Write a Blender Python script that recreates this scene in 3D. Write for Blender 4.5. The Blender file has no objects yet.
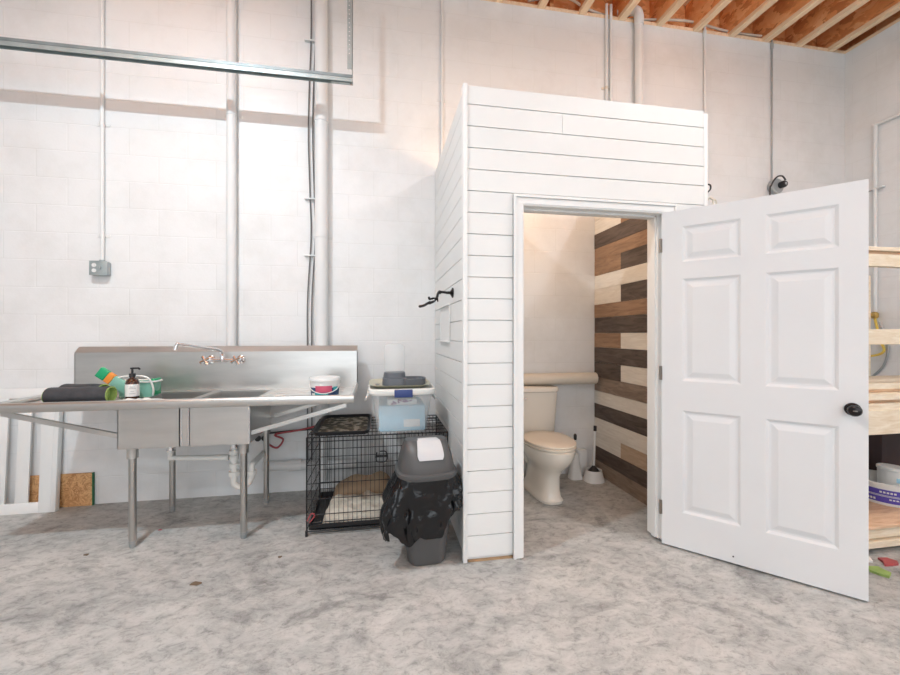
import bpy, bmesh, math, random
from mathutils import Vector, Matrix, noise

S = bpy.context.scene
COL = S.collection
random.seed(7)
PI = math.pi

# ------------------------------------------------------------ camera, world, lights, exposure
cam_d = bpy.data.cameras.new('camera')
cam = bpy.data.objects.new('camera', cam_d)
COL.objects.link(cam)
cam.location = (0, 0, 1.30)
cam.rotation_euler = (math.radians(90), 0, math.radians(-9.93))
cam_d.sensor_width = 36
cam_d.lens = 16.0
cam_d.shift_y = -0.0039
cam_d.clip_start = 0.05
S.camera = cam

W = bpy.data.worlds.new('world')
S.world = W
W.use_nodes = True
W.node_tree.nodes['Background'].inputs[0].default_value = (0.97, 0.98, 1.0, 1)
W.node_tree.nodes['Background'].inputs[1].default_value = 0.44


def area(name, loc, size, size_y, power, color=(1, 1, 1), rot=(0, 0, 0)):
    d = bpy.data.lights.new(name, 'AREA')
    d.shape = 'RECTANGLE'
    d.size = size
    d.size_y = size_y
    d.energy = power
    d.color = color
    o = bpy.data.objects.new(name, d)
    o.location = loc
    o.rotation_euler = rot
    COL.objects.link(o)
    return o


# ceiling strip lamps of the workshop, in rows along the room
LAMP = (0.75, 0.905, 1.0)
area('strip_lamp_near_sink', (-1.45, 1.25, 4.15), 0.16, 0.07, 67, LAMP)
area('strip_lamp_near_door', (2.75, 1.05, 4.15), 0.16, 0.07, 30, LAMP)
area('strip_lamp_back_left', (-1.60, -2.4, 4.12), 1.2, 0.14, 52, LAMP)
area('strip_lamp_back_right', (2.75, -2.4, 4.12), 1.2, 0.14, 62, LAMP)
# upward fill lights, added to brighten the joists and ceiling deck
for lx, ly in ((-1.60, 1.05), (2.75, 1.05), (2.75, -2.4), (-1.60, -2.4)):
    area('ceiling_fill_light', (lx, ly, 4.0), 1.2, 0.3, 60, LAMP, (PI, 0, 0))
# bare warm bulb inside the open-topped bathroom
bl = bpy.data.lights.new('bathroom_bulb', 'POINT')
bl.energy = 12
bl.color = (1.0, 0.66, 0.40)
bl.shadow_soft_size = 0.06
blo = bpy.data.objects.new('bathroom_bulb', bl)
blo.location = (0.95, 2.75, 2.55)
COL.objects.link(blo)
# broad cool fill light added behind the camera, no real source
area('rear_fill_light', (0.0, -4.5, 2.0), 5.0, 3.2, 85, (0.86, 0.94, 1.0), (math.radians(90), 0, 0))

S.view_settings.view_transform = 'Standard'
S.view_settings.look = 'None'
S.view_settings.gamma = 1
S.view_settings.use_curve_mapping = False
S.view_settings.exposure = 0.38


# ------------------------------------------------------------ materials
def nt(m):
    m.use_nodes = True
    return m.node_tree, m.node_tree.nodes, m.node_tree.links


def mat(name, col, rough=0.5, metal=0.0, bump=0.0, bscale=40, vary=0.0, vscale=3, alpha=1.0, trans=0.0, ior=1.45,
        coat=0.0, stretch=None):
    m = bpy.data.materials.new(name)
    t, N, L = nt(m)
    b = N['Principled BSDF']
    b.inputs['Base Color'].default_value = (*col, 1)
    b.inputs['Roughness'].default_value = rough
    b.inputs['Metallic'].default_value = metal
    b.inputs['Alpha'].default_value = alpha
    b.inputs['Transmission Weight'].default_value = trans
    b.inputs['IOR'].default_value = ior
    b.inputs['Coat Weight'].default_value = coat
    tc = N.new('ShaderNodeTexCoord')
    src = tc.outputs['Object']
    if stretch:
        mp = N.new('ShaderNodeMapping')
        mp.inputs['Scale'].default_value = stretch
        L.new(src, mp.inputs['Vector'])
        src = mp.outputs[0]
    n = N.new('ShaderNodeTexNoise')
    n.inputs['Scale'].default_value = vscale
    n.inputs['Detail'].default_value = 5
    L.new(src, n.inputs['Vector'])
    v = max(vary, 0.02)
    r = N.new('ShaderNodeValToRGB')
    r.color_ramp.elements[0].position = 0.3
    r.color_ramp.elements[1].position = 0.7
    r.color_ramp.elements[0].color = (*[c * (1 - v) for c in col], 1)
    r.color_ramp.elements[1].color = (*[min(1, c * (1 + v * 0.6)) for c in col], 1)
    L.new(n.outputs['Fac'], r.inputs[0])
    L.new(r.outputs[0], b.inputs['Base Color'])
    if bump:
        n2 = N.new('ShaderNodeTexNoise')
        n2.inputs['Scale'].default_value = bscale
        n2.inputs['Detail'].default_value = 4
        L.new(src, n2.inputs['Vector'])
        bp = N.new('ShaderNodeBump')
        bp.inputs['Strength'].default_value = bump
        bp.inputs['Distance'].default_value = 0.01
        L.new(n2.outputs['Fac'], bp.inputs['Height'])
        L.new(bp.outputs[0], b.inputs['Normal'])
    return m


def block_mat(name, axis, shift):
    """white painted concrete block wall; axis = which world axis runs along the wall"""
    m = bpy.data.materials.new(name)
    t, N, L = nt(m)
    b = N['Principled BSDF']
    b.inputs['Roughness'].default_value = 0.44
    g = N.new('ShaderNodeNewGeometry')
    sp = N.new('ShaderNodeSeparateXYZ')
    L.new(g.outputs['Position'], sp.inputs[0])
    ad = N.new('ShaderNodeMath')
    ad.inputs[1].default_value = shift
    L.new(sp.outputs[axis], ad.inputs[0])
    cb = N.new('ShaderNodeCombineXYZ')
    L.new(ad.outputs[0], cb.inputs[0])
    L.new(sp.outputs[2], cb.inputs[1])
    br = N.new('ShaderNodeTexBrick')
    br.inputs['Scale'].default_value = 1
    br.inputs['Brick Width'].default_value = 0.4132
    br.inputs['Row Height'].default_value = 0.2066
    br.inputs['Mortar Size'].default_value = 0.0042
    br.inputs['Mortar Smooth'].default_value = 0.6
    br.inputs['Color1'].default_value = (0.80, 0.80, 0.80, 1)
    br.inputs['Color2'].default_value = (0.79, 0.79, 0.79, 1)
    br.inputs['Mortar'].default_value = (0.765, 0.765, 0.76, 1)
    L.new(cb.outputs[0], br.inputs['Vector'])
    # roller paint: small pin holes and faint grime
    n = N.new('ShaderNodeTexNoise')
    n.inputs['Scale'].default_value = 2.2
    n.inputs['Detail'].default_value = 8
    n.inputs['Roughness'].default_value = 0.7
    L.new(g.outputs['Position'], n.inputs['Vector'])
    r = N.new('ShaderNodeValToRGB')
    r.color_ramp.elements[0].position = 0.32
    r.color_ramp.elements[0].color = (0.92, 0.915, 0.905, 1)
    r.color_ramp.elements[1].position = 0.55
    r.color_ramp.elements[1].color = (1, 1, 1, 1)
    L.new(n.outputs['Fac'], r.inputs[0])
    mx = N.new('ShaderNodeMixRGB')
    mx.blend_type = 'MULTIPLY'
    mx.inputs[0].default_value = 1
    L.new(br.outputs['Color'], mx.inputs[1])
    L.new(r.outputs[0], mx.inputs[2])
    L.new(mx.outputs[0], b.inputs['Base Color'])
    n2 = N.new('ShaderNodeTexNoise')
    n2.inputs['Scale'].default_value = 70
    n2.inputs['Detail'].default_value = 5
    L.new(g.outputs['Position'], n2.inputs['Vector'])
    sc = N.new('ShaderNodeMath')
    sc.operation = 'MULTIPLY'
    sc.inputs[1].default_value = 0.38
    L.new(n2.outputs['Fac'], sc.inputs[0])
    sub = N.new('ShaderNodeMath')
    sub.operation = 'SUBTRACT'
    L.new(sc.outputs[0], sub.inputs[0])
    L.new(br.outputs['Fac'], sub.inputs[1])
    bp = N.new('ShaderNodeBump')
    bp.inputs['Strength'].default_value = 0.30
    bp.inputs['Distance'].default_value = 0.005
    L.new(sub.outputs[0], bp.inputs['Height'])
    L.new(bp.outputs[0], b.inputs['Normal'])
    return m


def floor_mat():
    m = bpy.data.materials.new('worn_concrete')
    t, N, L = nt(m)
    b = N['Principled BSDF']
    g = N.new('ShaderNodeNewGeometry')

    def noi(scale, detail, dist=0.0, rough=0.6, off=0):
        mp = N.new('ShaderNodeMapping')
        mp.inputs['Location'].default_value = (off, off * 0.7, 0)
        mp.inputs['Rotation'].default_value = (0, 0, 0.5)
        mp.inputs['Scale'].default_value = (1, 1.5, 1)
        L.new(g.outputs['Position'], mp.inputs[0])
        n = N.new('ShaderNodeTexNoise')
        n.inputs['Scale'].default_value = scale
        n.inputs['Detail'].default_value = detail
        n.inputs['Distortion'].default_value = dist
        n.inputs['Roughness'].default_value = rough
        L.new(mp.outputs[0], n.inputs['Vector'])
        return n.outputs['Fac']

    def ramp(f, stops):
        r = N.new('ShaderNodeValToRGB')
        while len(r.color_ramp.elements) < len(stops):
            r.color_ramp.elements.new(0.5)
        for e, (p, c) in zip(r.color_ramp.elements, stops):
            e.position = p
            e.color = (*c, 1)
        L.new(f, r.inputs[0])
        return r.outputs[0]

    def mul(a, c, f=1.0):
        mx = N.new('ShaderNodeMixRGB')
        mx.blend_type = 'MULTIPLY'
        mx.inputs[0].default_value = f
        L.new(a, mx.inputs[1])
        L.new(c, mx.inputs[2])
        return mx.outputs[0]
    base = ramp(noi(1.3, 10, 0.5, 0.66), [(0.30, (0.37, 0.37, 0.362)), (0.46, (0.44, 0.436, 0.424)), (0.60, (0.49, 0.482, 0.465)),
                                         (0.75, (0.58, 0.565, 0.54))])
    dark = ramp(noi(2.1, 12, 0.6, 0.70, 3.1), [(0.34, (0.60, 0.61, 0.61)), (0.47, (1, 1, 1))])
    fine = ramp(noi(16, 10, 0.6, 0.75, 7.7), [(0.34, (0.60, 0.60, 0.595)), (0.50, (1, 1, 1)), (0.72, (1.08, 1.08, 1.08))])
    mid = ramp(noi(7, 8, 0.9, 0.7, 2.2), [(0.36, (0.80, 0.805, 0.80)), (0.52, (1, 1, 1)), (0.70, (1.14, 1.13, 1.11))])
    speck = ramp(noi(60, 6, 0, 0.7, 1.2), [(0.32, (0.60, 0.60, 0.59)), (0.44, (1, 1, 1))])
    c = mul(mul(mul(mul(base, dark), mid), fine), speck, 0.7)
    L.new(c, b.inputs['Base Color'])
    rr = ramp(noi(3, 6, 0, 0.6, 5), [(0.3, (0.50,) * 3), (0.7, (0.75,) * 3)])
    L.new(rr, b.inputs['Roughness'])
    b.inputs['Specular IOR Level'].default_value = 0.35
    bp = N.new('ShaderNodeBump')
    bp.inputs['Strength'].default_value = 0.15
    bp.inputs['Distance'].default_value = 0.004
    L.new(noi(35, 8, 0.2, 0.7, 9), bp.inputs['Height'])
    L.new(bp.outputs[0], b.inputs['Normal'])
    return m


def osb_mat(name, dark, mid, light, scale=14.0, stretch=(1, 1, 1)):
    m = bpy.data.materials.new(name)
    t, N, L = nt(m)
    b = N['Principled BSDF']
    b.inputs['Roughness'].default_value = 0.65
    tc = N.new('ShaderNodeNewGeometry')
    mp = N.new('ShaderNodeMapping')
    mp.inputs['Scale'].default_value = stretch
    L.new(tc.outputs['Position'], mp.inputs[0])
    n = N.new('ShaderNodeTexNoise')
    n.inputs['Scale'].default_value = scale * 0.6
    n.inputs['Detail'].default_value = 5
    n.inputs['Distortion'].default_value = 1.0
    L.new(mp.outputs[0], n.inputs['Vector'])
    v = N.new('ShaderNodeTexVoronoi')
    v.inputs['Scale'].default_value = scale
    v.inputs['Randomness'].default_value = 1
    mv = N.new('ShaderNodeMixRGB')
    mv.inputs[0].default_value = 0.25
    L.new(mp.outputs[0], mv.inputs[1])
    L.new(n.outputs['Color'], mv.inputs[2])
    L.new(mv.outputs[0], v.inputs['Vector'])
    bw = N.new('ShaderNodeSeparateColor')
    L.new(v.outputs['Color'], bw.inputs[0])
    mi = N.new('ShaderNodeMixRGB')
    mi.inputs[0].default_value = 0.5
    L.new(n.outputs['Fac'], mi.inputs[1])
    L.new(bw.outputs[0], mi.inputs[2])
    r = N.new('ShaderNodeValToRGB')
    r.color_ramp.elements.new(0.5)
    for e, (p, c) in zip(r.color_ramp.elements, [(0.25, dark), (0.5, mid), (0.75, light)]):
        e.position = p
        e.color = (*c, 1)
    L.new(mi.outputs[0], r.inputs[0])
    L.new(r.outputs[0], b.inputs['Base Color'])
    return m


def wood_mat(name, dark, light, scale=6.0, stretch=(1, 12, 12), rough=0.55):
    m = bpy.data.materials.new(name)
    t, N, L = nt(m)
    b = N['Principled BSDF']
    b.inputs['Roughness'].default_value = rough
    g = N.new('ShaderNodeNewGeometry')
    mp = N.new('ShaderNodeMapping')
    mp.inputs['Scale'].default_value = stretch
    L.new(g.outputs['Position'], mp.inputs[0])
    n = N.new('ShaderNodeTexNoise')
    n.inputs['Scale'].default_value = scale
    n.inputs['Detail'].default_value = 7
    n.inputs['Distortion'].default_value = 1.2
    n.inputs['Roughness'].default_value = 0.6
    L.new(mp.outputs[0], n.inputs['Vector'])
    r = N.new('ShaderNodeValToRGB')
    r.color_ramp.elements[0].position = 0.32
    r.color_ramp.elements[0].color = (*dark, 1)
    r.color_ramp.elements[1].position = 0.68
    r.color_ramp.elements[1].color = (*light, 1)
    L.new(n.outputs['Fac'], r.inputs[0])
    L.new(r.outputs[0], b.inputs['Base Color'])
    return m


M = {}
M['block_back'] = block_mat('white_block_back', 0, 0.262)
M['block_right'] = block_mat('white_block_side', 1, 0.10)
M['floor'] = floor_mat()
M['white'] = mat('white_paint', (0.80, 0.80, 0.79), 0.42, bump=0.03, bscale=25)
M['shiplap'] = mat('white_shiplap', (0.77, 0.775, 0.765), 0.45, bump=0.04, bscale=20, vary=0.03)
M['door'] = mat('white_door', (0.73, 0.735, 0.745), 0.36, bump=0.02, bscale=60)
M['pipe'] = mat('painted_pipe', (0.76, 0.76, 0.755), 0.45, vary=0.05)
M['pipe_cream'] = mat('cream_pipe', (0.70, 0.64, 0.55), 0.5, vary=0.05)
M['steel'] = mat('brushed_steel', (0.64, 0.63, 0.61), 0.30, 0.92, bump=0.03, bscale=60, vary=0.12, vscale=2, stretch=(1, 1, 6))
M['steel_leg'] = mat('steel_leg', (0.52, 0.51, 0.49), 0.3, 1.0, vary=0.05)
M['chrome'] = mat('chrome', (0.80, 0.80, 0.82), 0.12, 1.0)
M['galv'] = mat('galvanised', (0.40, 0.455, 0.46), 0.42, 0.45, vary=0.15, vscale=12)
M['galv_dk'] = mat('galvanised_inner', (0.24, 0.28, 0.29), 0.45, 0.4, vary=0.15, vscale=12)
M['grey_metal'] = mat('grey_metal', (0.42, 0.44, 0.45), 0.45, 0.4, vary=0.05)
M['osb'] = osb_mat('osb_web', (0.60, 0.23, 0.08), (0.84, 0.37, 0.14), (0.94, 0.52, 0.25), 11, (1, 1, 1.6))
M['osb_pale'] = osb_mat('osb_scrap', (0.44, 0.21, 0.08), (0.62, 0.34, 0.15), (0.74, 0.45, 0.22), 34)
M['flange'] = wood_mat('joist_flange', (0.78, 0.52, 0.32), (0.96, 0.76, 0.54), 3, (10, 1, 10))
M['pine'] = wood_mat('pine', (0.70, 0.56, 0.39), (0.86, 0.76, 0.62), 3, (2, 12, 12))
M['pine_red'] = wood_mat('reddish_ply', (0.60, 0.34, 0.20), (0.80, 0.56, 0.38), 3, (2, 12, 12))
M['plank_dark'] = wood_mat('plank_dark', (0.045, 0.030, 0.022), (0.13, 0.095, 0.075), 3, (8, 1.3, 9))
M['plank_brown'] = wood_mat('plank_brown', (0.20, 0.115, 0.065), (0.36, 0.225, 0.135), 3, (8, 1.3, 9))
M['plank_grey'] = wood_mat('plank_grey', (0.17, 0.12, 0.09), (0.34, 0.26, 0.20), 3, (8, 1.3, 9))
M['plank_tan'] = wood_mat('plank_tan', (0.40, 0.29, 0.20), (0.56, 0.43, 0.31), 3, (8, 1.3, 9))
M['plank_white'] = wood_mat('plank_white', (0.66, 0.61, 0.54), (0.80, 0.76, 0.69), 3, (8, 1.3, 9))
M['black'] = mat('black_plastic', (0.02, 0.02, 0.022), 0.4)
M['black_wire'] = mat('black_wire', (0.025, 0.025, 0.027), 0.38, 0.3)
M['black_cable'] = mat('dark_cable', (0.05, 0.048, 0.048), 0.5)
M['grey_cable'] = mat('grey_cable', (0.16, 0.155, 0.155), 0.5)
M['bronze'] = mat('dark_bronze', (0.03, 0.026, 0.026), 0.22, 0.8)
M['bin'] = mat('grey_bin', (0.088, 0.086, 0.086), 0.42, bump=0.04, bscale=120)
M['flap'] = mat('bin_flap', (0.56, 0.56, 0.57), 0.4)
M['bag'] = mat('black_bag', (0.004, 0.004, 0.005), 0.15, bump=0.9, bscale=15)
M['bag'].node_tree.nodes['Principled BSDF'].inputs['Specular IOR Level'].default_value = 0.55
M['ceramic'] = mat('bisque_ceramic', (0.76, 0.70, 0.62), 0.12, coat=0.5)
M['seat'] = mat('bisque_seat', (0.78, 0.69, 0.58), 0.25)
M['pvc'] = mat('white_pvc', (0.78, 0.77, 0.74), 0.35)
M['red'] = mat('red_hose', (0.40, 0.07, 0.08), 0.45)
M['yellow'] = mat('yellow_hose', (0.75, 0.55, 0.10), 0.5)
M['brass'] = mat('brass', (0.62, 0.42, 0.14), 0.3, 0.9)
M['blue'] = mat('blue_latch', (0.035, 0.06, 0.20), 0.4)
M['ltblue'] = mat('pale_blue_pack', (0.40, 0.68, 0.84), 0.5, vary=0.06)
M['tote'] = mat('clear_tote', (0.84, 0.85, 0.85), 0.3, alpha=0.25)
M['totelid'] = mat('tote_lid', (0.80, 0.79, 0.75), 0.4, alpha=0.96)
M['khaki'] = mat('khaki_tray', (0.56, 0.53, 0.41), 0.5)
M['slate'] = mat('slate_plastic', (0.115, 0.125, 0.145), 0.45)
M['clear'] = mat('clear_plastic', (0.86, 0.88, 0.88), 0.08, alpha=0.22)
M['purple'] = mat('purple_print', (0.20, 0.03, 0.20), 0.6)
M['labelw'] = mat('white_label', (0.78, 0.78, 0.76), 0.55)
M['fleece'] = mat('cream_fleece', (0.66, 0.61, 0.52), 0.95, bump=0.9, bscale=60, vary=0.15, vscale=14)
M['tan'] = mat('tan_suede', (0.36, 0.26, 0.17), 0.9, bump=0.3, bscale=30, vary=0.1)
M['green'] = mat('green_plastic', (0.02, 0.36, 0.16), 0.4)
M['dkgreen'] = mat('dark_green_edge', (0.02, 0.14, 0.06), 0.5)
M['mint'] = mat('mint_plastic', (0.30, 0.62, 0.50), 0.3, alpha=0.75)
M['orange'] = mat('orange_print', (0.85, 0.30, 0.05), 0.5)
M['lime'] = mat('lime_lining', (0.30, 0.42, 0.12), 0.7, vary=0.2, vscale=20)
M['mat_dark'] = mat('dark_roll', (0.045, 0.045, 0.05), 0.6, vary=0.3, vscale=18, bump=0.3)
M['amber'] = mat('dark_amber', (0.05, 0.018, 0.01), 0.12, coat=0.5)
M['cloth'] = mat('white_cloth', (0.72, 0.70, 0.66), 0.9, bump=0.5, bscale=30)
M['tubw'] = mat('white_tub', (0.77, 0.77, 0.76), 0.4)
M['navy'] = mat('navy_print', (0.03, 0.07, 0.17), 0.45, vary=0.4, vscale=30)
M['teal'] = mat('teal_print', (0.06, 0.42, 0.45), 0.45)
M['pink'] = mat('pink_print', (0.60, 0.10, 0.17), 0.45)
M['violet'] = mat('violet_print', (0.09, 0.07, 0.42), 0.45)
M['rawply'] = wood_mat('raw_ply', (0.30, 0.18, 0.09), (0.46, 0.29, 0.16), 3, (4, 4, 10))
M['hinge'] = mat('nickel_hinge', (0.25, 0.22, 0.19), 0.35, 0.8)
M['darkroom'] = mat('dark_brown_box', (0.05, 0.03, 0.032), 0.6, vary=0.3)
M['leaf'] = mat('dry_leaf', (0.16, 0.11, 0.07), 0.8)


def camo_mat():
    m = bpy.data.materials.new('camo_print')
    t, N, L = nt(m)
    b = N['Principled BSDF']
    b.inputs['Roughness'].default_value = 0.8
    g = N.new('ShaderNodeNewGeometry')
    n = N.new('ShaderNodeTexNoise')
    n.inputs['Scale'].default_value = 22
    n.inputs['Detail'].default_value = 2
    L.new(g.outputs['Position'], n.inputs['Vector'])
    r = N.new('ShaderNodeValToRGB')
    r.color_ramp.interpolation = 'CONSTANT'
    r.color_ramp.elements.new(0.5)
    for e, (p, c) in zip(r.color_ramp.elements, [(0.0, (0.09, 0.08, 0.06, 1)), (0.46, (0.20, 0.17, 0.12, 1)), (0.54, (0.46, 0.41, 0.33, 1))]):
        e.position = p
        e.color = c
    L.new(n.outputs['Fac'], r.inputs[0])
    L.new(r.outputs[0], b.inputs['Base Color'])
    return m


M['camo'] = camo_mat()


# ------------------------------------------------------------ mesh helpers (everything is written in world coordinates)
def box(bm, x0, x1, y0, y1, z0, z1, bev=0.0, seg=2):
    vs = [bm.verts.new((x, y, z)) for x in (x0, x1) for y in (y0, y1) for z in (z0, z1)]
    f = [(0, 1, 3, 2), (4, 6, 7, 5), (0, 4, 5, 1), (2, 3, 7, 6), (0, 2, 6, 4), (1, 5, 7, 3)]
    fs = [bm.faces.new([vs[i] for i in q]) for q in f]
    if bev:
        es = list({e for q in fs for e in q.edges})
        bmesh.ops.bevel(bm, geom=es, offset=bev, segments=seg, affect='EDGES', profile=0.5)


def xform(bm, mtx, start=0):
    bm.verts.ensure_lookup_table()
    bmesh.ops.transform(bm, matrix=mtx, verts=bm.verts[start:])


def ring_loft(bm, rings, cap0=True, cap1=True, closed=True):
    vr = [[bm.verts.new(p) for p in r] for r in rings]
    n = len(rings[0])
    for a, b in zip(vr, vr[1:]):
        for i in range(n if closed else n - 1):
            j = (i + 1) % n
            try:
                bm.faces.new((a[i], a[j], b[j], b[i]))
            except ValueError:
                pass
    if cap0:
        bm.faces.new(list(reversed(vr[0])))
    if cap1:
        bm.faces.new(vr[-1])
    return vr


def tube(bm, pts, r, seg=10, cap=True):
    pts = [Vector(p) for p in pts]
    rr = r if isinstance(r, (list, tuple)) else [r] * len(pts)
    t0 = (pts[1] - pts[0]).normalized()
    up = Vector((0, 0, 1)) if abs(t0.z) < 0.9 else Vector((1, 0, 0))
    n = (up - t0 * up.dot(t0)).normalized()
    rings = []
    for i, p in enumerate(pts):
        if i == 0:
            t = t0
        elif i == len(pts) - 1:
            t = (pts[i] - pts[i - 1]).normalized()
        else:
            t = ((pts[i + 1] - pts[i]).normalized() + (pts[i] - pts[i - 1]).normalized())
            t = t.normalized() if t.length > 1e-6 else (pts[i] - pts[i - 1]).normalized()
        n = (n - t * n.dot(t))
        n = n.normalized() if n.length > 1e-6 else t.orthogonal().normalized()
        bn = t.cross(n)
        rings.append([p + (n * math.cos(a) + bn * math.sin(a)) * rr[i] for a in [2 * PI * k / seg for k in range(seg)]])
    ring_loft(bm, rings, cap, cap)


def smooth_path(pts, n=6):
    pts = [Vector(p) for p in pts]
    P = [pts[0]] + pts + [pts[-1]]
    out = []
    for i in range(1, len(P) - 2):
        for k in range(n):
            t = k / n
            a, b, c, d = P[i - 1], P[i], P[i + 1], P[i + 2]
            out.append(0.5 * ((2 * b) + (-a + c) * t + (2 * a - 5 * b + 4 * c - d) * t * t + (-a + 3 * b - 3 * c + d) * t ** 3))
    out.append(pts[-1])
    return out


def lathe(bm, prof, c, axis='z', seg=24, cap0=True, cap1=True):
    rings = []
    for r, h in prof:
        ring = []
        for k in range(seg):
            a = 2 * PI * k / seg
            u, v = r * math.cos(a), r * math.sin(a)
            ring.append({'z': (c[0] + u, c[1] + v, c[2] + h), 'y': (c[0] + u, c[1] + h, c[2] + v), 'x': (c[0] + h, c[1] + u, c[2] + v)}[axis])
        rings.append(ring)
    ring_loft(bm, rings, cap0, cap1)


def sup(cx, cy, z, a, b, e=2.5, n=32, egg=0.0):
    """super-ellipse ring"""
    out = []
    for k in range(n):
        t = 2 * PI * k / n
        c, s = math.cos(t), math.sin(t)
        x = math.copysign(abs(c) ** (2 / e), c) * a
        y = math.copysign(abs(s) ** (2 / e), s) * b
        x *= 1 + egg * y / b
        out.append((cx + x, cy + y, z))
    return out


def extrude_poly(bm, poly, axis, a0, a1):
    """poly = list of 2D points; axis the extrusion axis"""
    def p(u, v, w):
        return {'x': (w, u, v), 'y': (u, w, v), 'z': (u, v, w)}[axis]
    A = [bm.verts.new(p(u, v, a0)) for u, v in poly]
    B = [bm.verts.new(p(u, v, a1)) for u, v in poly]
    n = len(poly)
    for i in range(n):
        j = (i + 1) % n
        bm.faces.new((A[i], A[j], B[j], B[i]))
    bm.faces.new(list(reversed(A)))
    bm.faces.new(B)


BASE = {}


def obj(name, bm, m, parent=None, smooth=True, label=None, cat=None, group=None, kind=None, angle=35):
    if parent is not None:
        base = BASE[parent.name]
    else:
        xs = [v.co for v in bm.verts]
        base = Vector(((min(v.x for v in xs) + max(v.x for v in xs)) / 2, (min(v.y for v in xs) + max(v.y for v in xs)) / 2,
                       min(v.z for v in xs)))
    bmesh.ops.recalc_face_normals(bm, faces=bm.faces)
    bmesh.ops.translate(bm, verts=bm.verts, vec=-base)
    me = bpy.data.meshes.new(name)
    bm.to_mesh(me)
    bm.free()
    if smooth:
        for p in me.polygons:
            p.use_smooth = True
        me.set_sharp_from_angle(angle=math.radians(angle))
    me.materials.append(M[m] if isinstance(m, str) else m)
    o = bpy.data.objects.new(name, me)
    COL.objects.link(o)
    if parent is not None:
        o.parent = parent
    else:
        o.location = base
    BASE[o.name] = base
    tag(o, label, cat, group, kind)
    return o


def tag(o, label=None, cat=None, group=None, kind=None):
    if label:
        o['label'] = label
    if cat:
        o['category'] = cat
    if group:
        o['group'] = group
    if kind:
        o['kind'] = kind
    return o


def thing(name, loc, label, cat, group=None, kind=None):
    o = bpy.data.objects.new(name, None)
    o.empty_display_size = 0.05
    COL.objects.link(o)
    o.location = loc
    BASE[o.name] = Vector(loc)
    return tag(o, label, cat, group, kind)


def nb():
    return bmesh.new()


def st(name, bm, m, parent=None, **k):
    return obj(name, bm, m, parent, kind='structure', **k)


def bxo(name, m, b, parent=None, bev=0.0, **k):
    bm = nb()
    box(bm, *b, bev=bev)
    return obj(name, bm, m, parent, **k)


# ------------------------------------------------------------ room shell
YB = 3.48            # back wall plane
XR = 4.89            # right wall plane
HT = 4.29            # top of the block walls
bm = nb(); box(bm, -7, XR + 0.2, -6, YB + 0.2, -0.1, 0); st('floor', bm, 'floor', smooth=False)
bm = nb(); box(bm, -7, XR + 0.2, YB, YB + 0.2, 0, HT); wb = st('wall_back', bm, 'block_back', smooth=False)
bm = nb(); box(bm, XR, XR + 0.2, -6, YB, 0, HT); st('wall_right', bm, 'block_right', smooth=False)

bm = nb(); box(bm, -7, XR + 0.2, -6, YB + 0.2, HT + 0.40, HT + 0.42)
ceil = st('ceiling', bm, 'osb', smooth=False)
bxo('wall_plate', 'flange', (-7, XR + 0.2, YB + 0.002, YB + 0.14, HT, HT + 0.035), ceil, smooth=False)
bxo('rim_board', 'osb', (-7, XR + 0.2, YB + 0.14, YB + 0.18, HT, HT + 0.40), ceil, smooth=False)
bxo('side_plate', 'flange', (XR + 0.002, XR + 0.14, -6, YB + 0.002, HT, HT + 0.035), ceil, smooth=False)
bxo('side_rim_board', 'osb', (XR + 0.14, XR + 0.18, -6, YB + 0.18, HT, HT + 0.40), ceil, smooth=False)
jx = [4.70 - 0.405 * k for k in range(22)]
web = flg = tfl = None
for i, X in enumerate(jx):
    if web is None:
        web = bxo('joist_web', 'osb', (X - 0.006, X + 0.006, -6, YB + 0.13, HT + 0.035, HT + 0.37), ceil, smooth=False)
        flg = bxo('bottom_flange', 'flange', (X - 0.032, X + 0.032, -6, YB + 0.13, HT + 0.001, HT + 0.04), web, smooth=False)
        tfl = bxo('top_flange', 'flange', (X - 0.032, X + 0.032, -6, YB + 0.13, HT + 0.362, HT + 0.40), web, smooth=False)
        w0 = X
    else:
        w = web.copy(); COL.objects.link(w); w.location.x = X - w0
        for c in (flg, tfl):
            d = c.copy(); COL.objects.link(d); d.parent = w
# blocking studs seen between the joists along the rim
for i, X in enumerate(jx[:12]):
    bxo('web_stiffener', 'osb', (X + 0.12, X + 0.16, YB + 0.08, YB + 0.14, HT + 0.036, HT + 0.40), ceil, smooth=False)

# ------------------------------------------------------------ bathroom partition
FY = 2.22            # front face of the shiplap
SX = 0.475           # left face of the shiplap
RX = 1.989           # inner plank face
TOP = 2.715
OX0, OX1, OZ = 0.82, 1.715, 2.045      # clear door opening
z0s, pitch = 0.027, 0.12287
rows = [(z0s + pitch * k, min(z0s + pitch * (k + 1), TOP)) for k in range(22)]
# left wall
bm = nb(); box(bm, SX + 0.014, SX + 0.10, FY + 0.014, YB, 0.012, TOP - 0.004)
wl = st('wall_partition_left', bm, 'shiplap', smooth=False)
bm = nb()
for a, b in rows:
    box(bm, SX, SX + 0.014, FY + 0.012, YB - 0.004, a + 0.002, b - 0.002, bev=0.0012, seg=1)
obj('shiplap_boards', bm, 'shiplap', wl, smooth=False)
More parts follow.
